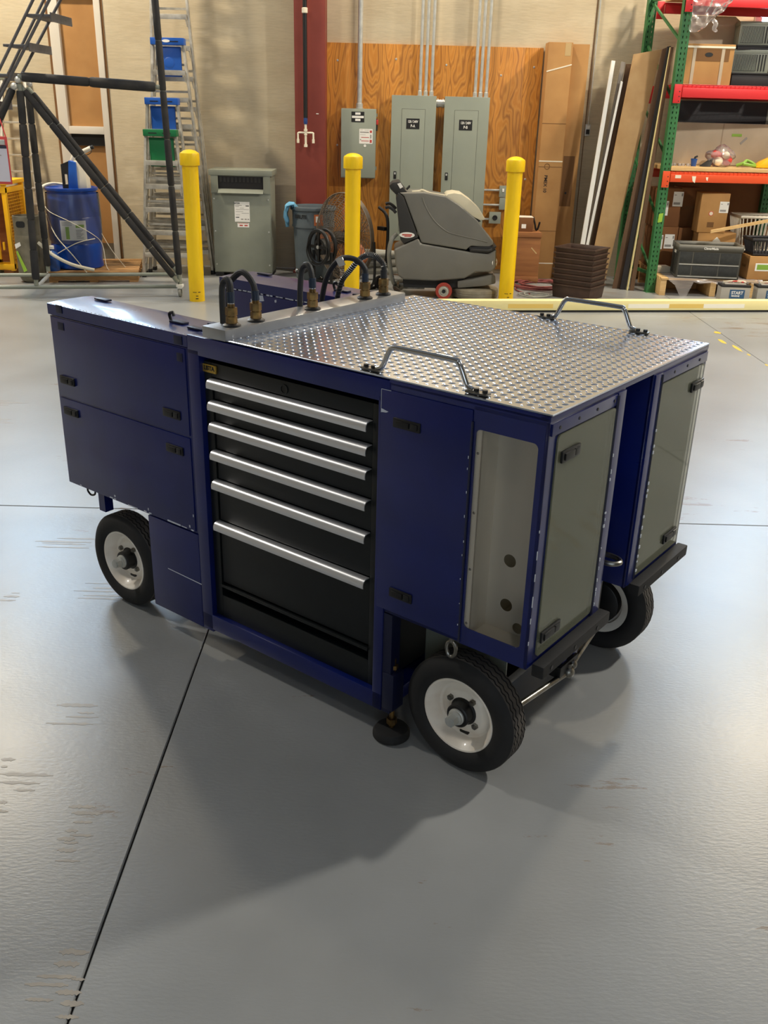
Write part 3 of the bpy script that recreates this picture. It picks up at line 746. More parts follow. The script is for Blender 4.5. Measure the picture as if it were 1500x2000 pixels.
    rg = MB().tube([(2.13, .545, .635), (2.135, .530, .632), (2.18, .525, .630), (2.215, .53, .629), (2.233, .555, .629), (2.215, .58, .629), (2.18, .585, .63), (2.135, .58, .632)], .009, 10, sm=5).build('tow_ring', 'steel', C)
    MB().box((1.71, .515, .58), (2.14, .595, .69)).build('tow_block', 'elec_grey2', rg, bevel=.006)
    MB().tube([(1.951, .01, .487), (1.951, .01, .475)], .008, 8).build('eye_stem', 'steel', C)
    eye = [(1.951 + .017 * math.sin(t), .01, .447 + .027 * math.cos(t)) for t in [2 * PI * i / 18 for i in range(18)]]
    MB().tube(eye, .0065, 10, closed=True).build('eye_bolt', 'steel', C)
    # levelling foot
    lf = MB().lathe([(.0, .0), (.058, .0), (.064, .006), (.064, .020), (.056, .032), (.030, .036), (.0, .036)], (1.717, .03, 0), n=28).build('leveling_foot', 'rubber', C)
    MB().cyl((1.717, .03, .034), (1.717, .03, .31), .009, 12).build('threaded_rod', 'brass', lf)
    MB().cyl((1.717, .03, .05), (1.717, .03, .072), .018, 6).build('lock_nut', 'brass', lf)
    MB().cyl((1.717, .03, .27), (1.717, .03, .285), .016, 6).build('lock_nut', 'brass', lf)
    MB().box((1.695, .0, .12), (1.74, .06, .26)).build('foot_socket', 'navy_dark', lf, bevel=.004)
    # ---- wheels
    make_wheel(C, 1.980, .012, -1); make_wheel(C, .288, .018, -1)
    make_wheel(C, 1.980, Wd - .012, 1); make_wheel(C, .288, Wd - .018, 1)
    # ---- chipped paint along the edges
    ch = MB()
    rnd = random.Random(3)
    def chip_near(x, z, w, h, v=-.0016): ch.box((x, v - .0005, z), (x + w, v + .0008, z + h))
    for (x, z, w, h) in [(.085, .500, .012, .005), (.285, .5, .02, .005), (.315, .512, .008, .008), (.312, .5, .012, .005), (.50, .5, .014, .005), (.53, .5, .014, .005), (.525, .512, .005, .01),
                         (.64, .5, .075, .006), (.72, .501, .03, .003), (.765, .51, .006, .01), (.775, .5, .014, .005), (.79, .56, .004, .01), (.40, .500, .06, .002)]: chip_near(x, z, w, h)
    ch.hexa([(.62, -.001, .288), (.815, -.001, .283), (.815, -.001, .286), (.62, -.001, .2905)], (0, .001, 0))
    ch.hexa([(1.664, -.0036, 1.222), (1.70, -.0036, 1.222), (1.70, -.0036, 1.2208), (1.664, -.0036, 1.2208)], (0, .001, 0))
    ch.hexa([(1.664, -.0036, 1.222), (1.6652, -.0036, 1.222), (1.6652, -.0036, 1.15), (1.664, -.0036, 1.15)], (0, .001, 0))
    ch.hexa([(1.664, -.0036, 1.163), (1.692, -.0036, 1.157), (1.684, -.0036, 1.153), (1.664, -.0036, 1.151)], (0, .001, 0))
    for i in range(9): chip_near(1.977 + rnd.uniform(-.001, .003), .52 + i * .07 + rnd.uniform(0, .05), .002, rnd.uniform(.003, .009), -.006)
    for i in range(18):
        z = .52 + i * .030 + rnd.uniform(0, .02)
        if rnd.random() < .35: continue
        ch.box((L + .0055, .4586 - .055 + rnd.uniform(-.004, .002), z), (L + .0115, .4586 - .051, z + rnd.uniform(.004, .014)))
        ch.box((L + .0055, .667 + .054, z), (L + .0115, .667 + .060 + rnd.uniform(0, .004), z + rnd.uniform(.004, .014)))
    for i in range(6): ch.box((L - .001, -.0006, .55 + i * .07 + rnd.uniform(0, .03)), (L + .0008, .002, .580 + i * .07 + rnd.uniform(0.0, .01)))
    # inner side of the far rear pod: bare patches along the lid edge
    for i in range(26):
        x = .03 + i * .029 + rnd.uniform(0, .01); w = rnd.uniform(.008, .028)
        ch.box((x, .9038, 1.199 - rnd.uniform(.001, .004)), (x + w, .906, 1.2015))
    for (x, z, w, h) in [(.215, 1.168, .07, .026), (.20, 1.155, .03, .02), (.35, 1.175, .012, .012), (.66, 1.15, .012, .02), (.70, 1.165, .02, .01)]:
        ch.prism([(x, z), (x + w * .4, z - h * .2), (x + w, z + h * .1), (x + w * .9, z + h), (x + w * .3, z + h * .8), (x, z + h * .7)], .9030, .905, 'xz')
    for i in range(34):
        x = .01 + i * .0235 + rnd.uniform(0, .01); ch.box((x, -.0004, zr - .003), (x + rnd.uniform(.003, .012), .001, zr - .001))
    ch.build('paint_chips', 'chip', C, kind='stuff', smooth=False)
make_cart()

# ------------------------------------------------------------------ wall equipment
def wall_things():
    bd = thing('plywood_backboard', 'orange grained plywood board fixed to the wall behind the electrical panels', 'board', (0, 12.735, 0))
    for a, b in ((-.86, .36), (.362, 1.58), (1.582, 1.80)):
        MB().box((a - (a + b) / 2, -.018, .06), (b - (a + b) / 2, .012, 2.715)).build('plywood_sheet', 'plywood', bd, bevel=.002, loc=((a + b) / 2, 0, 0))
    for (x, z) in ((-.72, 2.52), (-.72, 1.55), (.0, 2.55), (.0, 1.6), (.62, 2.5), (1.70, 2.5), (1.70, 1.2), (1.3, 2.4)):
        MB().lathe([(.0, -.022), (.010, -.021), (.013, -.018)], (x, 0, z), 'y', 12).build('screw', 'galv', bd)
    # red steel column with the air line
    c = thing('steel_column', 'dark red steel building column standing against the wall', 'column', (-1.035, 12.55, 0))
    MB().box((-.185, -.16, 0), (.185, -.145, 6.99)).build('front_flange', 'col_red', c, bevel=.002)
    MB().box((-.185, .145, 0), (.185, .16, 6.99)).build('rear_flange', 'col_red', c, bevel=.002)
    MB().box((-.008, -.145, 0), (.008, .145, 6.99)).build('web', 'col_red', c)
    MB().box((.15, -.147, 0), (.185, .19, 6.99)).build('edge_return', 'col_red', c)
    MB().box((-.23, -.20, 0), (.23, .19, .02)).build('base_plate', 'col_red', c)
    MB().box((.075, -.163, 1.905), (.105, -.159, 1.915)).build('tape_mark', 'white', c)
    p = thing('air_line', 'black air pipe with white tee outlets running down the red column', 'pipe', (-1.085, 12.33, 1.5))
    MB().cyl((0, 0, .36), (0, 0, 5.4), .026, 14).build('pipe', 'black_plastic', p)
    for z in (1.52, 3.4): MB().lathe([(.027, -.03), (.034, -.025), (.034, .025), (.027, .03)], (0, 0, z), 'z', 16).box((-.012, 0, z - .02), (.012, .065, z + .02)).build('pipe_clip', 'pvc', p)
    MB().lathe([(0, .37), (.022, .37), (.024, .35), (.024, .31), (.020, .29), (0, .29)], n=16).box((-.008, -.05, .32), (.008, -.02, .36)).build('ball_valve', 'valve_blue', p)
    MB().cyl((0, 0, .29), (0, 0, .05), .014, 12).cyl((0, 0, .21), (0, 0, .235), .022, 12).cyl((0, 0, .18), (0, 0, .165), .02, 12).cyl((0, 0, .06), (0, 0, .03), .022, 12).build('drop_leg', 'pvc', p)
    MB().tube([(-.094, 0, .10), (-.094, 0, .17), (-.085, 0, .192), (0, 0, .192), (.085, 0, .192), (.094, 0, .17), (.094, 0, .10)], .011, 10, sm=3).build('cross_arm', 'pvc', p)
    for s in (-1, 1): MB().cyl((s * .094, 0, .12), (s * .094, 0, .075), .016, 10).build('outlet', 'pvc', p)
    # disconnect box
    d = thing('disconnect_switch', 'small grey disconnect box with a red side lever on the plywood', 'electrical box', (-.445, 12.712, 1.171))
    MB().box((-.215, -.165, 0), (.215, .0, .81)).build('box', 'elec_grey', d, bevel=.006)
    MB().box((-.217, -.172, .008), (.217, -.164, .80)).build('cover', 'elec_grey', d, bevel=.004)
    lb = MB().box((-.090, -.1735, .655), (.070, -.1715, .775)).build('name_plate', 'ink', d)
    for (x0, x1, z) in ((-.042, .022, .740), (-.083, .063, .702), (-.042, .022, .668)): MB().box((x0, -.1742, z), (x1, -.1734, z + .026)).build('engraved_line', 'paper', lb)
    st = MB().prism(rrect(.010, .408, .178, .580, .008), -.1735, -.1715, 'xz').build('warning_sticker', 'paper', d)
    for (x0, x1, z, h, m) in ((.02, .055, .565, .003, 'ink_grey'), (.075, .13, .565, .003, 'ink_grey'), (.02, .13, .535, .012, 'ink_grey'), (.02, .09, .512, .003, 'ink_grey'), (.035, .132, .478, .007, 'red_ink'), (.035, .132, .437, .008, 'red_ink'), (.02, .034, .448, .012, 'ink_grey'), (.142, .168, .535, .028, 'red_ink'), (.142, .168, .42, .035, 'red_ink'), (.146, .162, .47, .045, 'ink_grey')):
        MB().box((x0, -.1741, z), (x1, -.1734, z + h)).build('print', m, st)
    MB().cyl((.083, -.1722, .385), (.083, -.1745, .385), .016, 16).build('round_sticker', 'paper', d)
    lv = MB().box((.216, -.15, .56), (.236, -.03, .70)).build('lever_housing', 'scrub_dark', d, bevel=.004)
    MB().box((.218, -.16, .63), (.244, -.125, .69)).build('lever', 'bag_red', lv, bevel=.006)
    for z in (.10, .72): MB().box((.216, -.14, z), (.232, -.08, z + .04)).build('hinge', 'elec_grey2', d)
    # panels
    for nm, cx, wd, ttl, lab in (('A', .235, .55, 'P-A', 'tall grey breaker panel marked P-A, the one nearer the red column'), ('B', .89, .555, 'P-B', 'tall grey breaker panel marked P-B, behind the scrubber lid')):
        q = thing('breaker_panel', lab, 'electrical panel', (cx, 12.712, .42), group='breaker panels on the plywood')
        h = 1.72; w2 = wd / 2
        MB().box((-w2 + .01, -.15, 0), (w2 - .01, 0, h)).build('enclosure', 'elec_grey', q, bevel=.004)
        MB().box((-w2, -.170, -.005), (w2, -.150, h + .005)).build('trim_cover', 'elec_grey', q, bevel=.004)
        MB().box((-w2 + .13, -.1735, .12), (w2 - .135, -.168, h - .15)).build('door', 'elec_grey', q, bevel=.002)
        MB().box((-w2 + .127, -.1708, .117), (w2 - .132, -.1695, h - .147)).build('door_gap', 'joint_dark', q)
        n = MB().box((-.088, -.1755, h - .375), (.076, -.1735, h - .255)).build('name_plate', 'ink', q)
        text('120 / 240V', .040, 'paper', n, (-.006, -.1758, h - .292), sx=.72, bold=.001)
        text(ttl, .046, 'paper', n, (-.006, -.1758, h - .342), sx=.8, bold=.001)
        lt = MB().box((-w2 + .045, -.1755, .755), (-w2 + .08, -.1695, .845)).build('door_latch', 'ink', q, bevel=.002)
        MB().box((-w2 + .053, -.178, .808), (-w2 + .072, -.175, .832)).build('latch_key', 'galv', lt)
    nip = MB().cyl((.505, 12.63, 2.065), (.618, 12.63, 2.065), .045, 18).cyl((.525, 12.63, 2.065), (.535, 12.63, 2.065), .055, 18).cyl((.59, 12.63, 2.065), (.60, 12.63, 2.065), .055, 18).build('conduit_nipple', 'galv')
    tag(nip, 'short fat conduit nipple joining the two breaker panels', 'conduit')
    # conduits
    def conduit(x, z0, y, r, lab):
        o = thing('conduit', lab, 'conduit', (x, y, z0), group='galvanised conduits rising from the boxes')
        MB().cyl((0, 0, -.02), (0, 0, 6.95 - z0), r, 12).build('pipe', 'galv', o)
        MB().lathe([(r, .06), (r * 1.3, .055), (r * 1.3, .01), (r * 1.5, .008), (r * 1.5, -.002)], n=14).build('connector', 'galv', o)
    conduit(-.44, 1.984, 12.62, .032, 'thick conduit rising from the disconnect box beside the red column')
    for x, l in ((.305, 'left'), (.375, 'middle'), (.447, 'right')): conduit(x, 2.144, 12.62, .02, l + ' of three thin conduits rising from panel P-A')
    for x, l in ((.985, 'left'), (1.052, 'middle'), (1.122, 'right')): conduit(x, 2.144, 12.62, .02, l + ' of three thin conduits rising from panel P-B')
    # small outlet boxes right of panel B
    def obox(nm, x0, x1, z0, z1, lab, pipez, m='galv'):
        o = thing(nm, lab, 'electrical box', ((x0 + x1) / 2, 12.712, z0)); w = (x1 - x0) / 2
        MB().box((-w, -.07, 0), (w, 0, z1 - z0)).build('box', m, o, bevel=.004)
        MB().box((-w - .004, -.074, -.004), (w + .004, -.069, z1 - z0 + .004)).build('cover_plate', 'elec_grey', o, bevel=.002)
        MB().cyl((-w, -.04, pipez - z0), (1.168 - (x0 + x1) / 2 - .01, -.04, pipez - z0), .013, 10).build('conduit_stub', 'galv', o)
        return o, w
    o, w = obox('switch_box', 1.375, 1.462, .983, 1.116, 'small switch box highest beside panel P-B', 1.061)
    MB().box((-.012, -.082, .06), (.012, -.073, .10)).build('switch', 'paper', o, bevel=.002)
    obox('junction_box', 1.385, 1.480, .829, .968, 'plain junction box half hidden by the right bollard', .88)
    o, w = obox('power_outlet', 1.265, 1.408, .656, .792, 'square power outlet box with a round black socket', .703)
    MB().lathe([(.0, -.068), (.030, -.068), (.033, -.080), (.024, -.082), (.02, -.076), (0, -.076)], (0, 0, .068), 'y', 24).build('socket', 'ink', o)
    o = thing('wall_switch', 'tiny grey switch box on the concrete right of the tall cartons', 'switch', (2.435, 12.748, 1.735))
    MB().box((-.032, -.05, 0), (.032, 0, .135)).build('box', 'galv', o, bevel=.004)
    MB().box((-.022, -.055, .02), (.022, -.049, .075)).build('cover', 'ink', o, bevel=.003)
    MB().box((-.018, -.056, .085), (.018, -.049, .12)).build('label_plate', 'white', o)
    MB().cyl((0, -.02, .135), (0, -.02, 5.2), .011, 8).build('conduit', 'galv', o)
    # transformer
    t = thing('transformer', 'free-standing grey dry-type transformer with a louvred top and rating label', 'transformer', (-1.845, 12.05, 0))
    MB().box((-.36, -.10, .05), (.36, .36, 1.20)).build('cabinet', 'elec_grey2', t, bevel=.004)
    MB().box((-.352, -.113, .06), (.352, -.100, 1.00)).build('front_cover', 'elec_grey2', t, bevel=.005)
    MB().box((-.385, -.125, 1.20), (.385, .385, 1.265)).build('top', 'elec_grey2', t, bevel=.006)
    MB().box((-.36, -.12, 1.00), (-.275, -.10, 1.20)).build('corner_post', 'elec_grey2', t)
    MB().box((.275, -.12, 1.00), (.36, -.10, 1.20)).build('corner_post', 'elec_grey2', t)
    MB().box((-.275, -.1005, 1.02), (.275, -.098, 1.19)).build('vent_recess', 'ink', t)
    for i in range(11): MB().box((-.255 + i * .047, -.106, 1.125), (-.230 + i * .047, -.100, 1.18)).build('vent_slot', 'scrub_dark', t)
    MB().hexa([(-.275, -.155, 1.00), (.275, -.155, 1.00), (.275, -.10, 1.045), (-.275, -.10, 1.045)], (0, .004, .006)).build('vent_hood', 'elec_grey2', t)
    for x in (-.33, .33):
        for z in (.15, .55, .93): MB().cyl((x, -.113, z), (x, -.118, z), .010, 8).build('bolt', 'galv', t)
    for x in (-.3, .3): MB().box((x - .05, -.1, 0), (x + .05, .36, .05)).build('foot', 'ink', t)
    lb = MB().box((-.085, -.1155, .665), (.10, -.113, .90)).build('rating_label', 'paper', t)
    text('EATON', .024, 'ink', lb, (-.055, -.1158, .882), sx=.85, bold=.001)
    for (x0, x1, z, h, m) in ((-.078, .005, .855, .006, 'ink_grey'), (-.075, -.03, .84, .005, 'ink_grey'), (.052, .092, .848, .010, 'ink'), (-.07, .09, .81, .004, 'ink_grey'), (-.02, .03, .825, .004, 'ink_grey'), (-.07, .02, .785, .004, 'ink_grey'), (.0, .09, .765, .004, 'ink_grey'), (-.07, -.02, .745, .004, 'ink_grey'), (-.072, -.03, .713, .009, 'ink'), (-.01, .02, .690, .012, 'ink_grey'), (.035, .06, .69, .012, 'ink_grey'), (.07, .09, .69, .012, 'ink_grey')):
        MB().box((x0, -.1162, z), (x1, -.1153, z + h)).build('print', m, lb)
    l2 = MB().box((-.055, -.1155, .600), (.088, -.113, .652)).build('inspection_tag', 'paper', t)
    MB().box((-.05, -.116, .645), (.08, -.1152, .650)).box((-.03, -.116, .615), (.01, -.1152, .630)).box((.03, -.116, .615), (.07, -.1152, .630)).build('print', 'red_ink', l2, kind='stuff')
wall_things()

# ------------------------------------------------------------------ bollards
def bollards():
    def mk(x, y, lab):
        o = thing('bollard', lab, 'bollard', (x, y, 0), group='yellow bollards in a row before the wall')
        MB().cyl((0, 0, 0), (0, 0, 1.42), .083, 40).build('post', 'yellow', o)
        MB().lathe([(.084, 1.395), (.100, 1.395), (.102, 1.40), (.102, 1.50), (.097, 1.515), (.06, 1.538), (.03, 1.546), (.0005, 1.549)], n=40).build('cap', 'yellow', o)
        k = MB()
        for (a, z, w, h) in ((-1.9, .10, .5, .006), (-1.2, .10, .3, .008), (-1.5, .06, .3, .008), (-1.55, .03, .35, .010)):
            for j in range(6):
                t0 = a + w * j / 6; t1 = a + w * (j + 1) / 6; r = .0838
                k.add([(r * math.cos(t0), r * math.sin(t0), z), (r * math.cos(t1), r * math.sin(t1), z), (r * math.cos(t1), r * math.sin(t1), z + h), (r * math.cos(t0), r * math.sin(t0), z + h)], [(0, 1, 2, 3)])
        k.build('scuff_marks', 'ink', o, kind='stuff')
    mk(-2.112, 10.30, 'yellow bollard in front of the stepladders, beside the scaffold caster')
    mk(-.425, 10.50, 'yellow bollard in front of the drum fan, beside the hoses')
    mk(1.318, 10.72, 'yellow bollard to the right of the floor scrubber')
bollards()

# ------------------------------------------------------------------ yellow and white beam on the floor
def beam():
    o = thing('barrier_beam', 'long cream and yellow banded beam lying on the floor before the rack', 'beam', (3.05, 10.40, 0), .14)
    MB().box((-2.75, -.05, .02), (3.0, .06, .128)).build('beam_body', 'cream_yellow', o, bevel=.012)
    for i, (a, b, m) in enumerate(((-.45, .02, 'band_white'), (.02, .42, 'band_yellow'), (.42, .9, 'band_white'), (-1.8, -1.3, 'band_yellow'), (1.3, 1.9, 'band_white'))):
        MB().box((a, -.0515, .045), (b, -.048, .090)).build('band', m, o)
    MB().box((-2.75, -.047, .0), (3.0, .055, .02)).build('rubber_strip', 'rubber', o)
beam()

# ------------------------------------------------------------------ rolling stair with foam-padded tubes (left)
def rolling_stair():
    o = thing('rolling_stair', 'rolling access stair of steel tube wrapped in black foam, far left', 'stair', (-3.1, 10.6, 0))
    def L(p): return (p[0] + 3.1, p[1] - 10.6, p[2])
    def foam(a, b, r=.036, nm='padded_tube', seg=5, core=.024):
        a = Vector(L(a)); b = Vector(L(b)); t = MB().cyl(a, b, core, 10).build(nm, 'elec_grey2', o)
        n = seg; rnd = random.Random(int(a.length * 1000))
        for i in range(n):
            f0 = .03 + .94 * i / n; f1 = .03 + .94 * (i + 1) / n - .002
            p = [a.lerp(b, f0 + (f1 - f0) * s) for s in (0, .04, .5, .96, 1)]
            rr = r * rnd.uniform(.94, 1.06)
            MB().tube(p, [rr * .86, rr, rr * 1.03, rr, rr * .86], 14).build('foam_sleeve', 'foam', t)
        return t
    foam((-2.455, 10.6, 3.6), (-2.354, 10.58, .12), .036, seg=7)
    foam((-3.80, 10.3, 2.19), (-2.44, 10.58, 2.13), .046, 'guard_rail', 2)
    foam((-3.80, 10.32, 2.12), (-2.37, 10.55, .15), .034, seg=6)
    foam((-4.00, 11.1, 2.10), (-2.55, 11.4, .12), .034, seg=6)
    foam((-3.79, 10.3, 2.12), (-3.865, 10.3, .12), .038, seg=6)
    foam((-4.00, 11.1, 2.10), (-4.005, 11.1, .14), .036, seg=6)
    foam((-3.86, 10.32, 2.10), (-4.35, 10.2, 1.2), .036, 'stair_brace', 3)
    MB().cyl(L((-4.75, 10.14, .10)), L((-2.36, 10.57, .10)), .021, 12).build('base_rail', 'elec_grey2', o)
    MB().cyl(L((-4.95, 10.92, .10)), L((-2.53, 11.40, .10)), .021, 12).build('base_rail', 'elec_grey2', o)
    MB().cyl(L((-3.86, 10.3, .10)), L((-4.0, 11.08, .10)), .020, 12).build('cross_rail', 'galv', o)
    MB().cyl(L((-2.37, 10.57, .10)), L((-2.54, 11.39, .10)), .020, 12).build('cross_rail', 'galv', o)
    # stair stringers rising to the right, with treads
    for (a, b, y) in (((-3.967, 2.263), (-3.562, 2.874), 10.3), ((-3.913, 2.129), (-3.402, 2.877), 10.3), ((-4.123, 2.249), (-3.675, 2.933), 10.95), ((-3.962, 2.273), (-3.499, 2.938), 10.95)):
        d = Vector((b[0] - a[0], 0, b[1] - a[1])); p0 = Vector((a[0], y, a[1])) - d * .9; p1 = Vector((b[0], y, b[1])) + d * 1.2
        MB().cyl(L(p0), L(p1), .015, 12).build('stringer', 'stair_grey', o)
    for k in range(-2, 4):
        x = -3.74 + k * .245; z = 2.47 + k * .272
        t = MB().box(L((x - .17, 10.30, z - .012)), L((x + .09, 10.95, z + .012))).build('stair_tread', 'stair_grey', o, bevel=.003)
        MB().box(L((x + .085, 10.30, z - .05)), L((x + .095, 10.95, z + .03))).build('tread_lip', 'stair_grey', t)
    for (x, y) in ((-2.34, 10.50), (-4.6, 10.08), (-2.55, 11.45), (-4.8, 10.98)):
        c = MB().lathe([(.0, -.016), (.04, -.016), (.046, -.012), (.046, .012), (.04, .016), (0, .016)], L((x, y, .046)), 'x', 22).build('caster_wheel', 'hose_grey', o)
        MB().box(L((x - .028, y - .03, .088)), L((x + .028, y + .05, .10))).box(L((x - .026, y - .012, .04)), L((x - .021, y + .03, .09))).box(L((x + .021, y - .012, .04)), L((x + .026, y + .03, .09))).build('caster_fork', 'galv', c, bevel=.002)
    MB().box(L((-2.385, 10.52, .10)), L((-2.315, 10.60, .125))).build('caster_plate', 'white', o)
    for p in ((-3.80, 10.3, 2.16), (-3.96, 11.05, 2.14), (-3.84, 10.28, 2.10)): MB().sphere(L(p), .034, 8).build('tube_clamp', 'galv', o)
    # hanging clipboard
    c = thing('clipboard', 'clipboard sheet in a red pouch hanging from the rolling stair', 'clipboard', (-4.02, 10.16, 1.17))
    MB().box((-.17, .0, .0), (.085, .012, .46)).build('pouch', 'clip_red', c, bevel=.006)
    MB().box((-.16, -.004, .025), (.072, .0, .345)).build('sheet', 'clip_sheet', c)
    MB().box((-.16, -.006, .345), (.07, .0, .375)).build('board_edge', 'clip_dark', c)
    MB().box((-.16, -.012, .38), (.062, .0, .43)).build('clip_bar', 'galv', c, bevel=.004)
    MB().tube([(.075, .006, .455), (.02, .05, .62), (-.06, .12, .80), (-.10, .16, .90)], .007, 8, sm=5).build('strap', 'clip_red', c)
    for (z, w) in ((.31, .12), (.29, .10), (.275, .13)): MB().box((-.12, -.0055, z), (-.12 + w, -.0035, z + .008)).build('print', 'ink_grey', c)
rolling_stair()

# ------------------------------------------------------------------ stepladders folded against the wall
def ladders():
    def step(cx, y, h, capm, lab, nsteps, wt=.175, tray=None, k=.085):
        o = thing('stepladder', lab, 'ladder', (cx, y, 0), group='folded aluminium stepladders leaning by the wall')
        def half(z): return wt + k * (h - z)
        for s in (-1, 1):
            MB().hexa([(s * half(0) - .015, -.03, 0), (s * half(0) + .015, -.03, 0), (s * half(h) + .015, -.03, h), (s * half(h) - .015, -.03, h)], (0, .06, 0)).build('front_rail', 'lad_alu', o, bevel=.003)
            MB().hexa([(s * (half(0) + .03) - .011, .055, 0), (s * (half(0) + .03) + .011, .055, 0), (s * (half(h) - .02) + .011, .055, h - .05), (s * (half(h) - .02) - .011, .055, h - .05)], (0, .03, 0)).build('rear_rail', 'lad_alu', o, bevel=.002)
            MB().box((s * half(0) - .022, -.036, 0), (s * half(0) + .022, .036, .045)).build('rubber_foot', 'rubber', o, bevel=.004)
        z = .30; dz = (h - .30 - .30) / max(1, nsteps - 1)
        for i in range(nsteps):
            w = half(z) - .012
            st = MB().box((-w, -.045, z - .025), (w, .035, z)).box((-w, -.047, z - .055), (w, -.042, z)).build('step', 'lad_alu', o, bevel=.002)
            for s in (-1, 1): MB().hexa([(s * (w - .005), -.038, z - .055), (s * (w - .02), -.038, z - .055), (s * (w - .005), -.038, z - .13), (s * (w + .004), -.038, z - .13)], (0, .012, 0)).build('brace', 'lad_alu', st)
            MB().box((-w - .01, .060, z + .05), (w + .01, .075, z + .075)).build('rear_bar', 'lad_alu', o)
            z += dz
        if capm:
            c = MB().box((-wt - .02, -.065, h - .035), (wt + .02, .07, h + .04)).build('top_cap', capm, o, bevel=.008)
            MB().box((-wt * .75, -.067, h - .005), (-wt * .2, -.063, h + .006)).build('cap_slot', 'ink', c)
            MB().box((wt * .2, -.067, h - .005), (wt * .75, -.063, h + .006)).build('cap_slot', 'ink', c)
            if tray:
                MB().box((-wt + .03, .0, h - .37), (wt - .03, .03, h - .05)).build('folded_tray', capm, o, bevel=.01)
                if tray == 2: MB().lathe([(.0, -.004), (.05, -.004), (.06, -.002), (.065, .002)], (0, 0, h - .22), 'y', 24).build('tray_bowl', capm, o)
        return o
    step(-2.73, 11.74, 1.66, 'green_cap', 'aluminium stepladder with a green top cap, the shortest of the stack', 5, tray=1)
    step(-2.73, 11.92, 2.00, 'blue_cap', 'aluminium stepladder with a blue top cap, second in height', 6, tray=1)
    b = step(-2.66, 12.10, 2.64, 'blue_cap', 'aluminium stepladder with a blue top cap holding an oval badge, third in height', 8, tray=2)
    MB().prism(circ(-.01, 2.645, .045, 20, .35), -.069, -.0655, 'xz').build('badge', 'paper', b)
    step(-2.66, 12.29, 3.9, 'blue_cap', 'tallest stepladder at the back of the stack, rising out of view', 11, wt=.16, k=.058)
    # straight ladder propped in the far corner
    o = thing('extension_ladder', 'plain aluminium ladder leaning on the wall behind the yellow cage', 'ladder', (-4.72, 12.2, 0))
    for s in (-1, 1): MB().hexa([(s * .28 - .02, -.02, 0), (s * .28 + .02, -.02, 0), (s * .14 + .02, .42, 2.26), (s * .14 - .02, .42, 2.26)], (0, .05, 0)).build('rail', 'lad_alu', o, bevel=.003)
    for i in range(11):
        z = .2 + i * .19; w = .28 - .14 * z / 2.26
        MB().box((-w, -.03 + .44 * z / 2.26, z - .015), (w, .04 + .44 * z / 2.26, z + .010)).build('rung', 'lad_alu', o, bevel=.003)
    MB().box((-.17, .40, 2.20), (.17, .50, 2.27)).build('top_cap', 'elec_grey2', o, bevel=.006)
ladders()

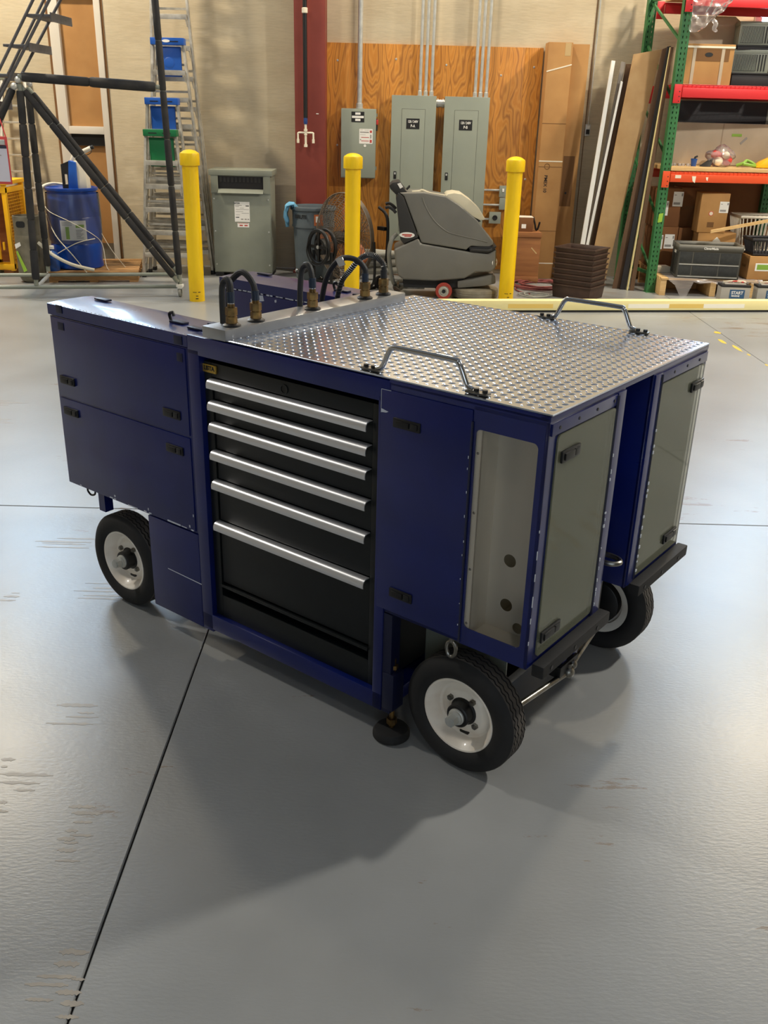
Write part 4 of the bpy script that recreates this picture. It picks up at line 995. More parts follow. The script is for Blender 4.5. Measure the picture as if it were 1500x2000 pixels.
# ------------------------------------------------------------------ cage, tank, drum on its pallet (left corner)
def left_corner():
    o = thing('gas_cage', 'yellow mesh cylinder storage cage at the left edge', 'cage', (-4.75, 11.55, .06))
    x0, x1, d, h = -.9, .18, .55, 1.0
    for (x, y) in ((x0, 0), (x1 - .05, 0), (x0, d), (x1 - .05, d + .0)): MB().box((x, y, 0), (x + .05, y + .05, h)).build('corner_post', 'cage_yellow', o, bevel=.003)
    MB().box((x0 - .02, -.02, h - .01), (x1 + .02, d + .07, h + .035)).build('roof', 'cage_yellow', o, bevel=.006)
    for z in (0.02, h - .10): MB().box((x0, -.005, z), (x1, .03, z + .06)).build('front_rail', 'cage_yellow', o, bevel=.002)
    for z in (0.02, h - .10): MB().box((x1 - .03, 0, z), (x1, d, z + .06)).build('side_rail', 'cage_yellow', o, bevel=.002)
    MB().box((x1 - .18, -.02, .10), (x1 - .14, .01, h - .1)).box((x0 + .05, -.02, .10), (x0 + .09, .01, h - .1)).box((x0 + .05, -.02, .10), (x1 - .14, .01, .14)).box((x0 + .05, -.02, h - .14), (x1 - .14, .01, h - .1)).build('door_frame', 'cage_yellow', o, bevel=.002)
    for z in (.25, .75): MB().cyl((x1 - .09, -.02, z), (x1 - .09, -.02, z + .09), .014, 10).build('hinge', 'cage_yellow', o)
    m = MB()
    for i in range(34):
        a = x0 + .08 + i * .04; 
        for s in (1, -1):
            zs, ze = .14, h - .14; L_ = (ze - zs) * .5 * s
            p0 = [a if s > 0 else a, zs]; p1 = [a + L_, ze]
            q0, q1 = p0, p1
            lo, hi = x0 + .09, x1 - .18
            def clip(p, q):
                (ax, az), (bx, bz) = p, q
                if ax > bx: (ax, az), (bx, bz) = (bx, bz), (ax, az)
                if bx <= lo or ax >= hi: return None
                if ax < lo: t = (lo - ax) / (bx - ax); az += (bz - az) * t; ax = lo
                if bx > hi: t = (hi - ax) / (bx - ax); bz = az + (bz - az) * t; bx = hi
                return (ax, az), (bx, bz)
            c = clip(q0, q1)
            if c: m.cyl((c[0][0], -.005, c[0][1]), (c[1][0], -.005, c[1][1]), .0035, 5)
    m.build('door_mesh', 'cage_yellow', o, kind='stuff')
    m = MB()
    for i in range(14): m.cyl((x1 - .015, .05 + i * .037, .08), (x1 - .015, .05 + i * .037, h - .1), .003, 5)
    for i in range(22): m.cyl((x1 - .015, .04, .1 + i * .037), (x1 - .015, d, .1 + i * .037), .003, 5)
    m.build('side_mesh', 'cage_yellow', o, kind='stuff')
    for s in (x0 + .05, x1 - .1):
        MB().box((s - .06, .05, -.06), (s + .06, d, 0)).build('skid', 'crate_wood', o)
    MB().box((x0 + .05, .05, 0.0), (x1 - .05, d, .02)).build('cage_floor', 'cage_yellow', o)
    MB().box((x0 + .05, d + .01, .02), (x1 - .05, d + .03, h - .1)).build('back_sheet', 'crate_wood', o)
    # propane cylinder
    t = thing('gas_cylinder', 'dull grey propane cylinder standing beside the yellow cage', 'cylinder', (-4.235, 11.22, 0))
    MB().lathe([(.0, .0), (.10, .0), (.13, .02), (.152, .07), (.156, .12), (.156, .48), (.150, .54), (.13, .58), (.11, .60), (0, .60)], n=32).build('body', 'tank_grey', t)
    cl = MB().lathe([(.150, .53), (.152, .75), (.144, .752), (.142, .54)], n=32).build('collar', 'tank_grey', t)
    MB().prism(rrect(-.07, .63, .03, .70, .025), -.155, -.151, 'xz').build('hand_hole', 'ink', cl)
    MB().hexa([(-.12, -.135, .44), (-.05, -.155, .47), (-.04, -.157, .43), (-.11, -.140, .39)], (0, -.002, 0)).build('paper_tag', 'paper', t)
    MB().hexa([(-.11, -.145, .36), (-.09, -.150, .37), (.0, -.160, .15), (-.04, -.160, .13)], (0, -.003, 0)).build('tag_ribbon', 'lime', t)
    MB().cyl((0, 0, .60), (0, 0, .70), .022, 10).cyl((-.04, 0, .69), (.04, 0, .69), .03, 10).build('valve', 'brass', t)
    # pallet
    p = thing('pallet', 'wooden pallet carrying the blue drum', 'pallet', (-3.58, 11.76, 0), .2)
    for i in range(7): MB().box((-.56, -.50 + i * .155, .105), (.47, -.50 + i * .155 + .095, .125)).build('deck_board', 'wood', p, bevel=.003)
    for y in (-.50, -.03, .44): MB().box((-.56, y, .02), (.47, y + .04, .105)).build('stringer', 'wood', p, bevel=.003)
    for i in range(3): MB().box((-.56 + i * .46, -.5, 0), (-.46 + i * .46, .48, .02)).build('bottom_board', 'wood', p)
    # drum
    d = thing('plastic_drum', 'blue plastic drum with a paper label, wrapped in film on the pallet', 'drum', (-3.80, 11.60, .125))
    pr = [(.0, .0), (.27, .0), (.29, .015), (.292, .04), (.285, .10), (.293, .22), (.298, .28), (.290, .30), (.297, .32), (.302, .45), (.298, .58), (.290, .60), (.296, .62), (.29, .75), (.280, .86), (.282, .885), (.300, .89), (.303, .905), (.300, .92), (.28, .925), (.27, .905), (.0, .905)]
    MB().lathe(pr, n=56).build('shell', 'blue_plastic', d)
    MB().cyl((.15, .05, .905), (.15, .05, .925), .035, 16).build('bung', 'blue_plastic', d)
    lb = []
    def arc(r, a0, a1, z0, z1, n=10):
        vs = []; fs = []
        for i in range(n + 1):
            t = a0 + (a1 - a0) * i / n
            vs += [(r * math.sin(t), -r * math.cos(t), z0), (r * math.sin(t), -r * math.cos(t), z1)]
        return vs, [(2 * i, 2 * i + 2, 2 * i + 3, 2 * i + 1) for i in range(n)]
    l = MB().add(*arc(.305, -.26, .73, .345, .570)).build('label', 'paper', d)
    MB().add(*arc(.3058, .33, .65, .49, .525)).add(*arc(.3058, -.06, .08, .36, .50)).build('label_print', 'lime', l, kind='stuff')
    g = MB()
    for i in range(7): g.add(*arc(.3058, .33, .6 - .05 * (i % 3), .46 - i * .015, .466 - i * .015, 5))
    for i in range(4): g.add(*arc(.3058, -.2, .2, .55 - i * .012, .554 - i * .012, 5))
    g.build('label_print', 'ink_grey', l, kind='stuff')
    w = thing('stretch_film', 'clear stretch film and cords wound round the blue drum', 'film', (-3.80, 11.60, .125))
    MB().lathe([(.300, .30), (.310, .36), (.313, .6), (.306, .84), (.303, .86)], n=48).build('film', 'wrap_film', w)
    for (pts, r) in (([(-.30, -.1, .70), (-.18, -.26, .65), (.05, -.315, .56), (.25, -.20, .42), (.31, -.02, .28), (.36, -.1, .05), (.42, -.2, .0)], .004), ([(-.28, -.13, .62), (-.15, -.28, .40), (.05, -.34, .18), (.22, -.42, .0)], .006), ([(-.2, -.28, .16), (.1, -.33, .32), (.28, -.18, .36)], .005), ([(.31, .0, .4), (.42, 0, .2), (.55, .05, .0)], .004)):
        MB().tube(pts, r, 6, sm=8).build('cord', 'strap_white', w)
    hs = tag(MB().tube([(-4.10, 11.40, 1.00), (-4.08, 11.45, 1.06), (-4.0, 11.55, 1.085), (-3.85, 11.6, 1.07)], .014, 8, sm=6).build('transfer_hose', 'pvc'), 'white hose curling over the drum rim', 'hose')
    ph = tag(MB().tube([(-4.10, 11.14, .46), (-3.94, 11.12, .33), (-3.74, 11.15, .22), (-3.5, 11.22, .150)], .020, 10, sm=8).build('pvc_pipe', 'pvc'), 'bent white pipe lying low in front of the drum', 'pipe')
    # sprayer on the drum
    s = thing('sprayer', 'blue and white backpack fogger with a black handle on the drum', 'sprayer', (-3.72, 11.52, 1.031))
    MB().prism([(-.02, .0), (.16, .0), (.15, .20), (.10, .30), (.02, .32)], -.07, .09, 'xz').build('tank', 'off_white', s, bevel=.02)
    MB().prism([(-.06, .0), (.05, .0), (.055, .30), (-.03, .32)], -.09, -.03, 'xz').build('motor_cover', 'blue_cap', s, bevel=.012)
    plate('handle', [(-.12, .01), (-.02, .01), (-.02, .31), (-.12, .27)], [rrect(-.105, .05, -.055, .17, .012)], .04, 'ink', s, 'xz', -.08, .004)
    MB().tube([(.0, 0, .31), (.02, 0, .36), (.10, 0, .40), (.22, 0, .455)], [.035, .035, .028, .026], 12).build('nozzle_tube', 'off_white', s)
    MB().cyl((.215, 0, .453), (.25, 0, .469), .022, 12).build('nozzle_tip', 'ink', s)
    MB().tube([(.10, -.03, .40), (.13, -.04, .37), (.22, -.03, .40), (.225, 0, .455)], .004, 6, sm=5).build('cable', 'ink', s)
    # small bottle
    b = thing('plastic_jug', 'small blue jug standing on the pallet beside the drum', 'jug', (-3.99, 11.255, .126))
    MB().lathe([(.0, 0), (.065, 0), (.072, .012), (.072, .17), (.06, .20), (.022, .235), (.022, .26), (0, .26)], n=24).build('body', 'bottle_blue', b)
    MB().cyl((0, 0, .25), (0, 0, .285), .027, 14).build('cap', 'paper', b)
    MB().add(*arc(.0735, -.5, .8, .04, .15)).build('label', 'valve_blue', b)
left_corner()

# ------------------------------------------------------------------ trash can, drum fan, cable reel
def middle():
    t = thing('trash_can', 'round grey trash can below the red column with a blue rag over the rim', 'trash can', (-.97, 12.02, 0))
    MB().lathe([(.0, .02), (.20, .02), (.215, .0), (.22, .02), (.235, .35), (.247, .62), (.262, .625), (.265, .64), (.258, .66), (.262, .82), (.280, .825), (.285, .84), (.280, .865), (.262, .87), (.255, .84), (.235, .4), (.21, .05), (.0, .05)], n=48).build('can', 'trash_grey', t)
    text('BRUTE', .06, 'ink', t, (-.135, -.227, .755), rot=(PI / 2, 0, -.55), bold=.002)
    MB().hexa([(.03, -.2675, .66), (.135, -.235, .66), (.135, -.238, .79), (.03, -.271, .79)], (0, .003, 0)).build('sticker', 'fan_orange', t)
    MB().hexa([(.05, -.270, .70), (.10, -.258, .70), (.10, -.260, .77), (.05, -.272, .77)], (0, .003, 0)).build('sticker_print', 'paper', t)
    rnd = random.Random(9); vs = []; n = 9
    prof = [(.06, .84), (.03, .89), (-.01, .90), (-.045, .87), (-.065, .81), (-.07, .75), (-.06, .69), (-.045, .64)]
    for j, (px, pz) in enumerate(prof):
        for i in range(n):
            wd = .24 * (1 - .55 * max(0, (j - 3) / 4)); u = (i / (n - 1) - .5)
            vs.append((-1.235 + px + .02 * math.sin(i * 2.1 + j) + rnd.uniform(-.006, .006), 11.93 + u * wd + px * .3, pz + .018 * math.sin(i * 1.9) + rnd.uniform(-.008, .008)))
    r = MB().add(vs, [(j * n + i, j * n + i + 1, (j + 1) * n + i + 1, (j + 1) * n + i) for j in range(7) for i in range(n - 1)]).build('rag', 'rag')
    r.modifiers.new('th', 'SOLIDIFY').thickness = .008
    tag(r, 'crumpled blue rag hanging over the trash can rim', 'rag')
    f = thing('drum_fan', 'large round drum fan with orange blades on a wheeled stand behind the middle bollard', 'fan', (-.56, 11.50, 0), -.82)
    R, cz = .50, .57
    MB().lathe([(R, -.03), (R + .008, -.025), (R + .008, .025), (R, .03), (R - .006, .025), (R - .006, -.025)], (0, 0, cz), 'y', 56, closed=True).build('shroud', 'fan_guard', f)
    for y in (-.19, .19):
        s = 1 if y > 0 else -1
        m = MB()
        for k in range(1, 23):
            rr = R * k / 22; yy = y * (1 - (k / 22) ** 3) + s * .02
            m.tube([(rr * math.cos(a), yy, cz + rr * math.sin(a)) for a in [2 * PI * i / 40 for i in range(40)]], .0030, 4, closed=True)
        for k in range(28):
            a = 2 * PI * k / 28
            m.tube([(R * u * math.cos(a + (1 - u) * .3), y * (1 - u ** 3) + s * .02, cz + R * u * math.sin(a + (1 - u) * .3)) for u in (.08, .3, .55, .75, .9, 1.0)], .0030, 4)
        m.build('guard_grille', 'fan_guard', f, kind='stuff')
    MB().lathe([(0, -.16), (.055, -.16), (.075, -.13), (.075, .13), (0, .13)], (0, 0, cz), 'y', 24).build('motor', 'ink', f)
    for k in range(3):
        a0 = 2 * PI * k / 3 + 1.35; vs = []
        for i in range(7):
            u = .12 + .80 * i / 6; w = .35 + .45 * math.sin(PI * min(1, i / 5.0)) * .6
            for q, yy in ((-w, -.05), (0, -.01), (w, .05)):
                rr = R * u; vs.append((rr * math.cos(a0 + q * .9), yy - .02, cz + rr * math.sin(a0 + q * .9)))
        fs = [(3 * i + j, 3 * i + 3 + j, 3 * i + 4 + j, 3 * i + 1 + j) for i in range(6) for j in range(2)]
        bl = MB().add(vs, fs).build('blade', 'fan_orange', f); md = bl.modifiers.new('th', 'SOLIDIFY'); md.thickness = .006
    MB().tube([(-.40, .15, .02), (-.40, -.12, .02), (.40, -.12, .02), (.40, .15, .02)], .018, 10).build('stand_base', 'black', f)
    for s in (-1, 1): MB().tube([(s * .40, .0, .02), (s * .53, .0, .10), (s * .55, .0, .30), (s * .53, .0, cz)], .016, 10, sm=3).build('stand_arm', 'black', f)
    h = MB().tube([(.44, .16, .05), (.50, .22, .3), (.50, .24, .72), (.46, .24, .86), (.36, .22, .93)], .018, 10, sm=4).build('push_handle', 'black', f)
    MB().box((.38, .18, .68), (.50, .24, .72)).build('handle_strut', 'black', f)
    for s in (-1, 1): MB().lathe([(0, -.02), (.07, -.02), (.078, -.012), (.078, .012), (.07, .02), (0, .02)], (s * .42, .2, .08), 'x', 24).build('fan_wheel', 'rubber', f)
    # cord reel standing before the fan
    c = thing('cord_reel', 'black spoked wheel wound with cord in front of the drum fan', 'reel', (-.80, 11.0, 0), -.75)
    rr = .165; z0 = .515
    for y in (-.04, .07): MB().tube([(rr * math.cos(a), y, z0 + rr * 1.12 * math.sin(a)) for a in [2 * PI * i / 40 for i in range(40)]], .022, 10, closed=True).build('rim', 'black', c)
    MB().box((-rr, -.05, z0 - .016), (rr, -.03, z0 + .016)).box((-.016, -.05, z0 - rr), (.016, -.03, z0 + rr)).build('spokes', 'black', c)
    MB().cyl((0, -.06, z0), (0, .09, z0), .02, 12).build('axle', 'galv', c)
    MB().lathe([(.09, -.03), (.09, .06), (.06, .06), (.06, -.03)], (0, 0, z0), 'y', 28, closed=True).build('cord_winding', 'hose_black', c)
    for s in (-1, 1): MB().cyl((s * rr * .9, .02, z0 - .05), (s * rr * .9, .02, .02), .018, 10).build('stand_leg', 'black', c)
    MB().tube([(-.19, .02, .02), (.19, .02, .02)], .02, 10).build('foot_bar', 'black', c)
    MB().tube([(-.14, -.07, .58), (-.16, -.08, .45), (-.08, -.09, .34), (.06, -.09, .32), (.16, -.08, .40), (.165, -.07, .52)], .007, 8, sm=6).build('loose_cord', 'hose_black', c)
    MB().tube([(-.10, -.02, .36), (-.16, -.04, .26), (-.28, -.06, .19), (-.36, -.05, .20)], .02, 10, sm=6).build('hose_end', 'hose_black', c)
    MB().sphere((-.37, -.05, .21), .022, 8).build('coupling', 'chrome', c)
    hz = thing('vacuum_hose', 'grey ribbed hose coiled on the floor behind the scrubber', 'hose', (-.10, 12.2, 0))
    pts = []
    for i in range(70):
        a = i / 24 * 2 * PI; pts.append((.33 * math.cos(a), .25 * math.sin(a), .05 + .095 * i / 24))
    MB().tube(pts, [.046 + (.003 if i % 2 else 0) for i in range(70)], 12).build('coil', 'hose_grey', hz)
middle()

# ------------------------------------------------------------------ floor scrubber
def scrubber():
    o = thing('floor_scrubber', 'grey walk-behind floor scrubber with a cream tank lid', 'scrubber', (.50, 11.02, 0))
    def P(pts): return [(-.16 - .50 + x / 957.7, (1310 - y) / 957.7) for x, y in pts]
    lo = MB().prism(P([(185, 790), (445, 670), (470, 725), (1000, 800), (1200, 815), (1285, 760), (1292, 960), (1240, 1005), (1075, 1010), (960, 1080), (640, 1115), (290, 1110), (240, 1070), (205, 950)]), -.27, .27).build('solution_tank', 'scrub', o, bevel=.03, seg=3)
    up = MB().prism(P([(225, 215), (480, 205), (720, 240), (860, 320), (1060, 470), (1170, 600), (1245, 680), (1250, 715), (1200, 748), (1010, 738), (960, 780), (475, 718), (275, 250)]), -.25, .25).build('recovery_tank', 'scrub', o, bevel=.045, seg=4)
    # moulded crease on the side of the tank
    MB().tube([(x, -.252, z) for x, z in P([(470, 255), (500, 330), (560, 430), (640, 520), (760, 600), (900, 635), (1060, 665), (1180, 690)])], .006, 8, sm=5).build('crease', 'scrub', up)
    MB().prism(P([(190, 270), (215, 215), (272, 255), (442, 662), (285, 732), (250, 690)]), -.262, .262).build('rear_panel', 'scrub_dark', o, bevel=.012)
    MB().prism(P([(115, 150), (150, 120), (215, 105), (250, 150), (310, 215), (215, 240), (185, 235), (130, 185)]), -.20, .20).build('control_head', 'scrub_dark', o, bevel=.015)
    MB().prism(P([(200, 130), (235, 120), (262, 160), (232, 178)]), -.207, -.199).build('control_label', 'paper', o)
    MB().prism(P([(225, 195), (265, 175), (325, 218), (260, 238)]), -.16, .16).build('console', 'scrub', o, bevel=.01)
    hp = P([(80, 372), (115, 362), (160, 385), (195, 420)])
    for y in (-.23, .23): MB().tube([(hp[0][0], y, hp[0][1]), (hp[1][0], y, hp[1][1]), (hp[2][0], y, hp[2][1]), (hp[3][0], y, hp[3][1])], .017, 10, sm=4).build('drive_handle', 'ink', o)
    MB().tube([(x, -.1, z) for x, z in P([(300, 190), (330, 160), (325, 150)])], .012, 8).build('key_knob', 'ink', o)
    lid = MB().prism(P([(715, 235), (740, 215), (800, 204), (880, 214), (980, 275), (1070, 350), (1142, 455), (1132, 470), (1085, 470), (960, 415), (830, 330), (740, 270)]), -.235, .235).build('tank_lid', 'scrub_lid', o, bevel=.012)
    MB().prism(P([(1030, 470), (1085, 468), (1100, 485), (1060, 492)]), -.236, .236).build('lid_catch', 'ink', lid)
    MB().tube([(x, -.11, z) for x, z in P([(360, 215), (440, 205), (470, 195), (560, 225), (720, 245)])], .014, 8, sm=4).build('drain_hose', 'scrub_lid', o)
    MB().prism(P([(990, 745), (1240, 735), (1285, 730), (1260, 775), (1195, 808), (1000, 800)]), -.262, .262).build('front_gap', 'ink', o, bevel=.01)
    MB().tube([(x, -.255, z) for x, z in P([(1010, 775), (1100, 778), (1200, 780), (1240, 765)])], .018, 10, sm=3).build('bumper_tube', 'scrub_dark', o)
    # oval badges (illegible lettering)
    for pts, nm in (((320, 640, .085, .031), 'rear'), ):
        (cx, cz), = P([(pts[0], pts[1])])
        b = MB().prism(circ(cx, cz, pts[2], 24, .36), -.2665, -.262).build('oval_badge', 'paper', o)
        MB().box((cx - .055, -.268, cz - .004), (cx + .055, -.266, cz + .010)).box((cx - .03, -.268, cz - .018), (cx + .045, -.266, cz - .008)).build('badge_print', 'red_ink', b, kind='stuff')
    (bx, bz), = P([(1255, 905)])
    b = MB().prism(circ(0, 0, .048, 24, 1.05), -.004, .004).build('oval_badge', 'paper', o, loc=(bx + .022, -.235, bz), rot=(0, 0, .9))
    MB().box((-.03, -.006, -.005), (.03, -.003, .012)).box((-.03, -.006, -.03), (.02, -.003, -.018)).build('badge_print', 'red_ink', b, kind='stuff')
    # wheels and brush deck
    (wx, wz), = P([(740, 1215)])
    for y in (-.275, .23):
        w = MB().lathe([(.06, 0), (.088, 0), (.094, .006), (.094, .036), (.088, .042), (.06, .042)], (wx, y, .094), 'y', 32).build('drive_wheel', 'wheel_red', o)
        MB().lathe([(.0, .004), (.03, .004), (.036, -.002), (.05, .008), (.074, .006), (.078, .001), (.079, .04), (0, .04)], (wx, y, .094), 'y', 32).build('wheel_disc', 'wheel_grey', w)
        MB().cyl((wx, y - .006, .094), (wx, y + .01, .094), .022, 14).build('wheel_nut', 'ink', w)
    MB().prism(P([(290, 1105), (960, 1080), (900, 1190), (640, 1200), (300, 1200)]), -.20, .20).build('undercarriage', 'ink', o)
    MB().lathe([(.0, .016), (.262, .016), (.268, .03), (.270, .060), (.265, .066), (.270, .072), (.268, .105), (.250, .118), (0, .128)], (-.66 + 1095 / 957.7, -.06, 0), 'z', 48).build('brush_deck', 'scrub_base', o)
    MB().lathe([(.0, .0), (.235, .0), (.25, .016), (0, .016)], (-.66 + 1095 / 957.7, -.06, 0), 'z', 40).build('brush', 'ink', o)
    MB().prism(P([(885, 1110), (1050, 1085), (1250, 1035), (1295, 1045), (1305, 1130), (1180, 1160), (890, 1190)]), -.24, .14).build('deck_cover', 'scrub', o, bevel=.02)
    MB().prism(P([(1225, 1035), (1270, 1030), (1275, 1048), (1225, 1052)]), -.185, -.175).build('deck_latch', 'ink', o)
    MB().tube([(x, y, .085) for x, y in ((-.37, -.38), (-.42, -.22), (-.44, 0), (-.42, .22), (-.37, .38))], .030, 10, sm=5).build('squeegee', 'steel', o)
    MB().tube([(x, y, .030) for x, y in ((-.36, -.38), (-.41, -.22), (-.43, 0), (-.41, .22), (-.36, .38))], [.03] * 5, 8).build('squeegee_blade', 'scrub_lid', o)
    MB().box((-.40, -.1, .08), (-.10, .1, .15)).build('squeegee_arm', 'steel', o, bevel=.01)
    MB().tube([(-.44, -.16, .70), (-.50, -.18, .62), (-.52, -.15, .45), (-.48, -.1, .2), (-.44, 0, .1)], .025, 10, sm=6).build('suction_hose', 'hose_grey', o)
scrubber()

# ------------------------------------------------------------------ cartons and crate beside the plywood
def carton(nm, lab, cat, x0, x1, y0, y1, z0, z1, m='card', group=None, rz=0.0):
    o = thing(nm, lab, cat, ((x0 + x1) / 2, (y0 + y1) / 2, z0), rz, group)
    w, d, h = (x1 - x0) / 2, (y1 - y0) / 2, z1 - z0
    MB().box((-w, -d, 0), (w, d, h)).build('box', m, o, bevel=.004)
    return o, w, d, h
def right_wall():
    o, w, d, h = carton('tall_carton', 'tall flat cardboard carton bound with white straps, beside the plywood', 'carton', 1.815, 2.105, 12.42, 12.70, 0, 2.765)
    for z in (1.87, 1.37, .60): MB().box((-w - .0008, -d - .0008, z - .004), (w + .0008, -d + .01, z + .004)).build('fold_line', 'card_seam', o)
    MB().hexa([(-w - .002, -d - .002, 2.44), (w + .002, -d - .002, 2.52), (w + .002, -d - .002, 2.534), (-w - .002, -d - .002, 2.454)], (0, .004, 0)).build('strap', 'strap_white', o)
    for z in (1.43, .19): MB().box((-w - .002, -d - .002, z), (w + .002, -d + .002, z + .013)).build('strap', 'strap_white', o)
    text('PMEX 10', .055, 'ink', o, (-.045, -d - .001, 1.17), rot=(PI / 2, PI / 2, 0), bold=.001)
    MB().lathe([(.028, -.001), (.028, .001), (.036, .001), (.036, -.001)], (-.04, -d - .001, 1.375), 'y', 24, closed=True).build('recycle_mark', 'card_seam', o)
    MB().box((w - .09, -d - .0012, 2.62), (w - .02, -d, 2.76)).build('tape', 'tape', o)
    o, w, d, h = carton('tall_carton', 'second tall carton, darker, standing behind and right of the strapped one', 'carton', 2.11, 2.32, 12.50, 12.72, 0, 2.755, 'card')
    MB().box((-w + .02, -d - .001, .9), (w - .05, -d, 1.5)).build('printed_block', 'card_seam', o)
    MB().cyl((-.02, -d - .002, 1.06), (-.02, -d + .01, 1.06), .014, 14).build('hole', 'ink', o)
    o, w, d, h = carton('wooden_crate', 'plain wooden crate on the floor behind the right bollard', 'crate', 1.535, 1.865, 12.04, 12.40, 0, .62, 'crate_wood')
    for z in (.02, .56): MB().box((-w - .006, -d - .012, z), (w + .006, -d, z + .06)).build('batten', 'crate_wood', o, bevel=.002)
    MB().hexa([(.05, -d - .002, .43), (.06, -d - .002, .44), (.13, -d - .002, .37), (.12, -d - .002, .36)], (0, .002, 0)).build('scratch', 'tape', o)
    o, w, d, h = carton('small_carton', 'small carton with a white sticker on the wooden crate', 'carton', 1.585, 1.76, 12.09, 12.31, .621, .79, 'card_dark')
    MB().box((-.055, -d - .002, .04), (.0, -d, .09)).build('sticker', 'paper', o)
    MB().box((-.09, -d, .169), (.09, d, .172)).build('top_label', 'off_white', o)
    tag(MB().tube([(1.77, 12.20, .79), (1.80, 12.21, .70), (1.82, 12.22, .635), (1.84, 12.21, .65), (1.855, 12.19, .73)], .012, 8, sm=5).build('cable', 'ink'), 'black cable end curling beside the small carton', 'cable')
    # red air hose
    h = thing('air_hose', 'dull red air hose lying in loose loops on the floor', 'hose', (1.86, 11.55, 0))
    rnd = random.Random(5)
    def loops(cx, cy, rx, ry, n, zz):
        pts = []
        for i in range(n * 14):
            a = i / 14 * 2 * PI; j = rnd.uniform(-.012, .012); gr = 1 - .25 * math.sin(i * .21)
            pts.append((cx + rx * gr * math.cos(a) + j, cy + ry * gr * math.sin(a) + j, zz + .004 * (i / 14) + .006 * math.sin(i)))
        return pts
    MB().tube(loops(.0, .25, .30, .30, 6, .016), .009, 7).build('coil', 'red_hose', h)
    MB().tube([(.0, .0, .012), (-.25, .1, .01), (-.33, .0, .01), (-.3, -.2, .01), (-.2, -.35, .01)], .009, 7, sm=8).build('tail', 'red_hose', h)
    MB().tube(loops(-.14, -.42, .17, .12, 3, .012), .008, 7).build('coil', 'hose_grey', h)
    # nested brown bins
    for i in range(8):
        z = .06 * i
        labs = ['lowest of the stacked brown planter bins, the deep one on the floor'] + [n + ' brown planter bin up in the nested stack' for n in ('second', 'third', 'fourth', 'fifth', 'sixth', 'seventh')] + ['topmost brown planter bin of the nested stack, open to the room']
        o = thing('planter_bin', labs[i], 'bin', (2.215, 11.15, z + .001), -.62, 'nested brown planter bins')
        w0, w1, hh = .228, .245, .155
        def ring(w, zz): return [(-w, -w * .82, zz), (w, -w * .82, zz), (w, w * .82, zz), (-w, w * .82, zz)]
        if i == 0:
            vs = ring(w0, 0) + ring(w1, hh) + ring(w1 - .006, hh) + ring(w0 - .006, .006)
        else: vs = ring(w1 - .012, hh - .062) + ring(w1, hh) + ring(w1 - .006, hh) + ring(w1 - .018, hh - .062)
        fs = [(a, (a + 1) % 4, 4 + (a + 1) % 4, 4 + a) for a in range(4)] + [(4 + a, 4 + (a + 1) % 4, 8 + (a + 1) % 4, 8 + a) for a in range(4)] + [(8 + a, 8 + (a + 1) % 4, 12 + (a + 1) % 4, 12 + a) for a in range(4)]
        fs += [(3, 2, 1, 0), (12, 13, 14, 15)] if i == 0 else [(0, 12, 13, 1), (1, 13, 14, 2), (2, 14, 15, 3), (3, 15, 12, 0)]
        MB().add(vs, fs).build('shell', 'bin_brown', o, bevel=.003)
        wl = w1 + .010; wi = w1 - .004
        vs = ring(wl, hh - .018) + ring(wl, hh) + ring(wi, hh) + ring(wi, hh - .018)
        fs = []
        for k in range(4):
            for a in range(4): fs.append((4 * k + a, 4 * k + (a + 1) % 4, 4 * ((k + 1) % 4) + (a + 1) % 4, 4 * ((k + 1) % 4) + a))
        MB().add(vs, fs).build('rim', 'bin_brown', o, bevel=.004)
    # boards leaning on the wall
    def board(nm, lab, q, th, m, y0=None):
        # extend the lower corners down to the floor
        q = [Vector(p) for p in q]
        for a, b in ((0, 3), (1, 2)):
            t = (q[a].z - .0) / (q[a].z - q[b].z); q[b] = q[a].lerp(q[b], t); q[b].z = 0.0
        o = thing(nm, lab, 'board', (q[3] + q[2]) / 2, group='boards leaning on the wall')
        c = (q[3] + q[2]) / 2
        MB().hexa([p - c for p in q], th).build('panel', m, o, bevel=.002)
        return o
    board('trim_board', 'long white trim strip leaning, leftmost of the boards', [(2.517, 12.104, 2.569), (2.559, 12.104, 2.565), (2.406, 11.979, .485), (2.352, 11.979, .483)], (.004, .05, 0), 'white')
    board('trim_board', 'grey strip leaning just right of the long white strip', [(2.643, 12.154, 2.564), (2.692, 12.153, 2.554), (2.467, 12.029, .480), (2.416, 12.029, .479)], (.004, .04, 0), 'grey_board')
    board('trim_board', 'shorter white strip leaning against the tan panel', [(2.644, 12.071, 2.355), (2.668, 12.071, 2.344), (2.448, 11.959, .476), (2.415, 11.958, .475)], (.004, .03, 0), 'white')
    board('trim_board', 'narrow brown strip half hidden behind the tan panel', [(2.704, 12.172, 2.539), (2.836, 12.173, 2.542), (2.632, 12.048, .463), (2.485, 12.048, .459)], (.004, .03, 0), 'brown_board')
    board('fibreboard_panel', 'wide tan fibreboard panel leaning against the wall', [(2.748, 12.029, 2.636), (3.065, 12.031, 2.697), (2.752, 11.963, .434), (2.525, 11.964, .471)], (.0, .025, 0), 'tan_board')
    board('plank', 'dark brown plank leaning edge-on beside the tan panel', [(3.045, 11.935, 2.691), (3.105, 11.936, 2.714), (2.872, 11.798, .037), (2.772, 11.801, .022)], (.0, .02, 0), 'brown_board')
    board('plank', 'black board leaning edge-on, between the brown plank and the yellow edge', [(3.085, 11.876, 2.715), (3.125, 11.876, 2.722), (2.925, 11.737, .05), (2.855, 11.737, .052)], (.0, .03, 0), 'dark_box')
    board('plank', 'thin board with a pale yellow edge leaning next to the green post', [(3.108, 11.818, 2.707), (3.118, 11.818, 2.707), (2.945, 11.699, .036), (2.932, 11.699, .037)], (.0, .05, 0), 'cream_yellow')
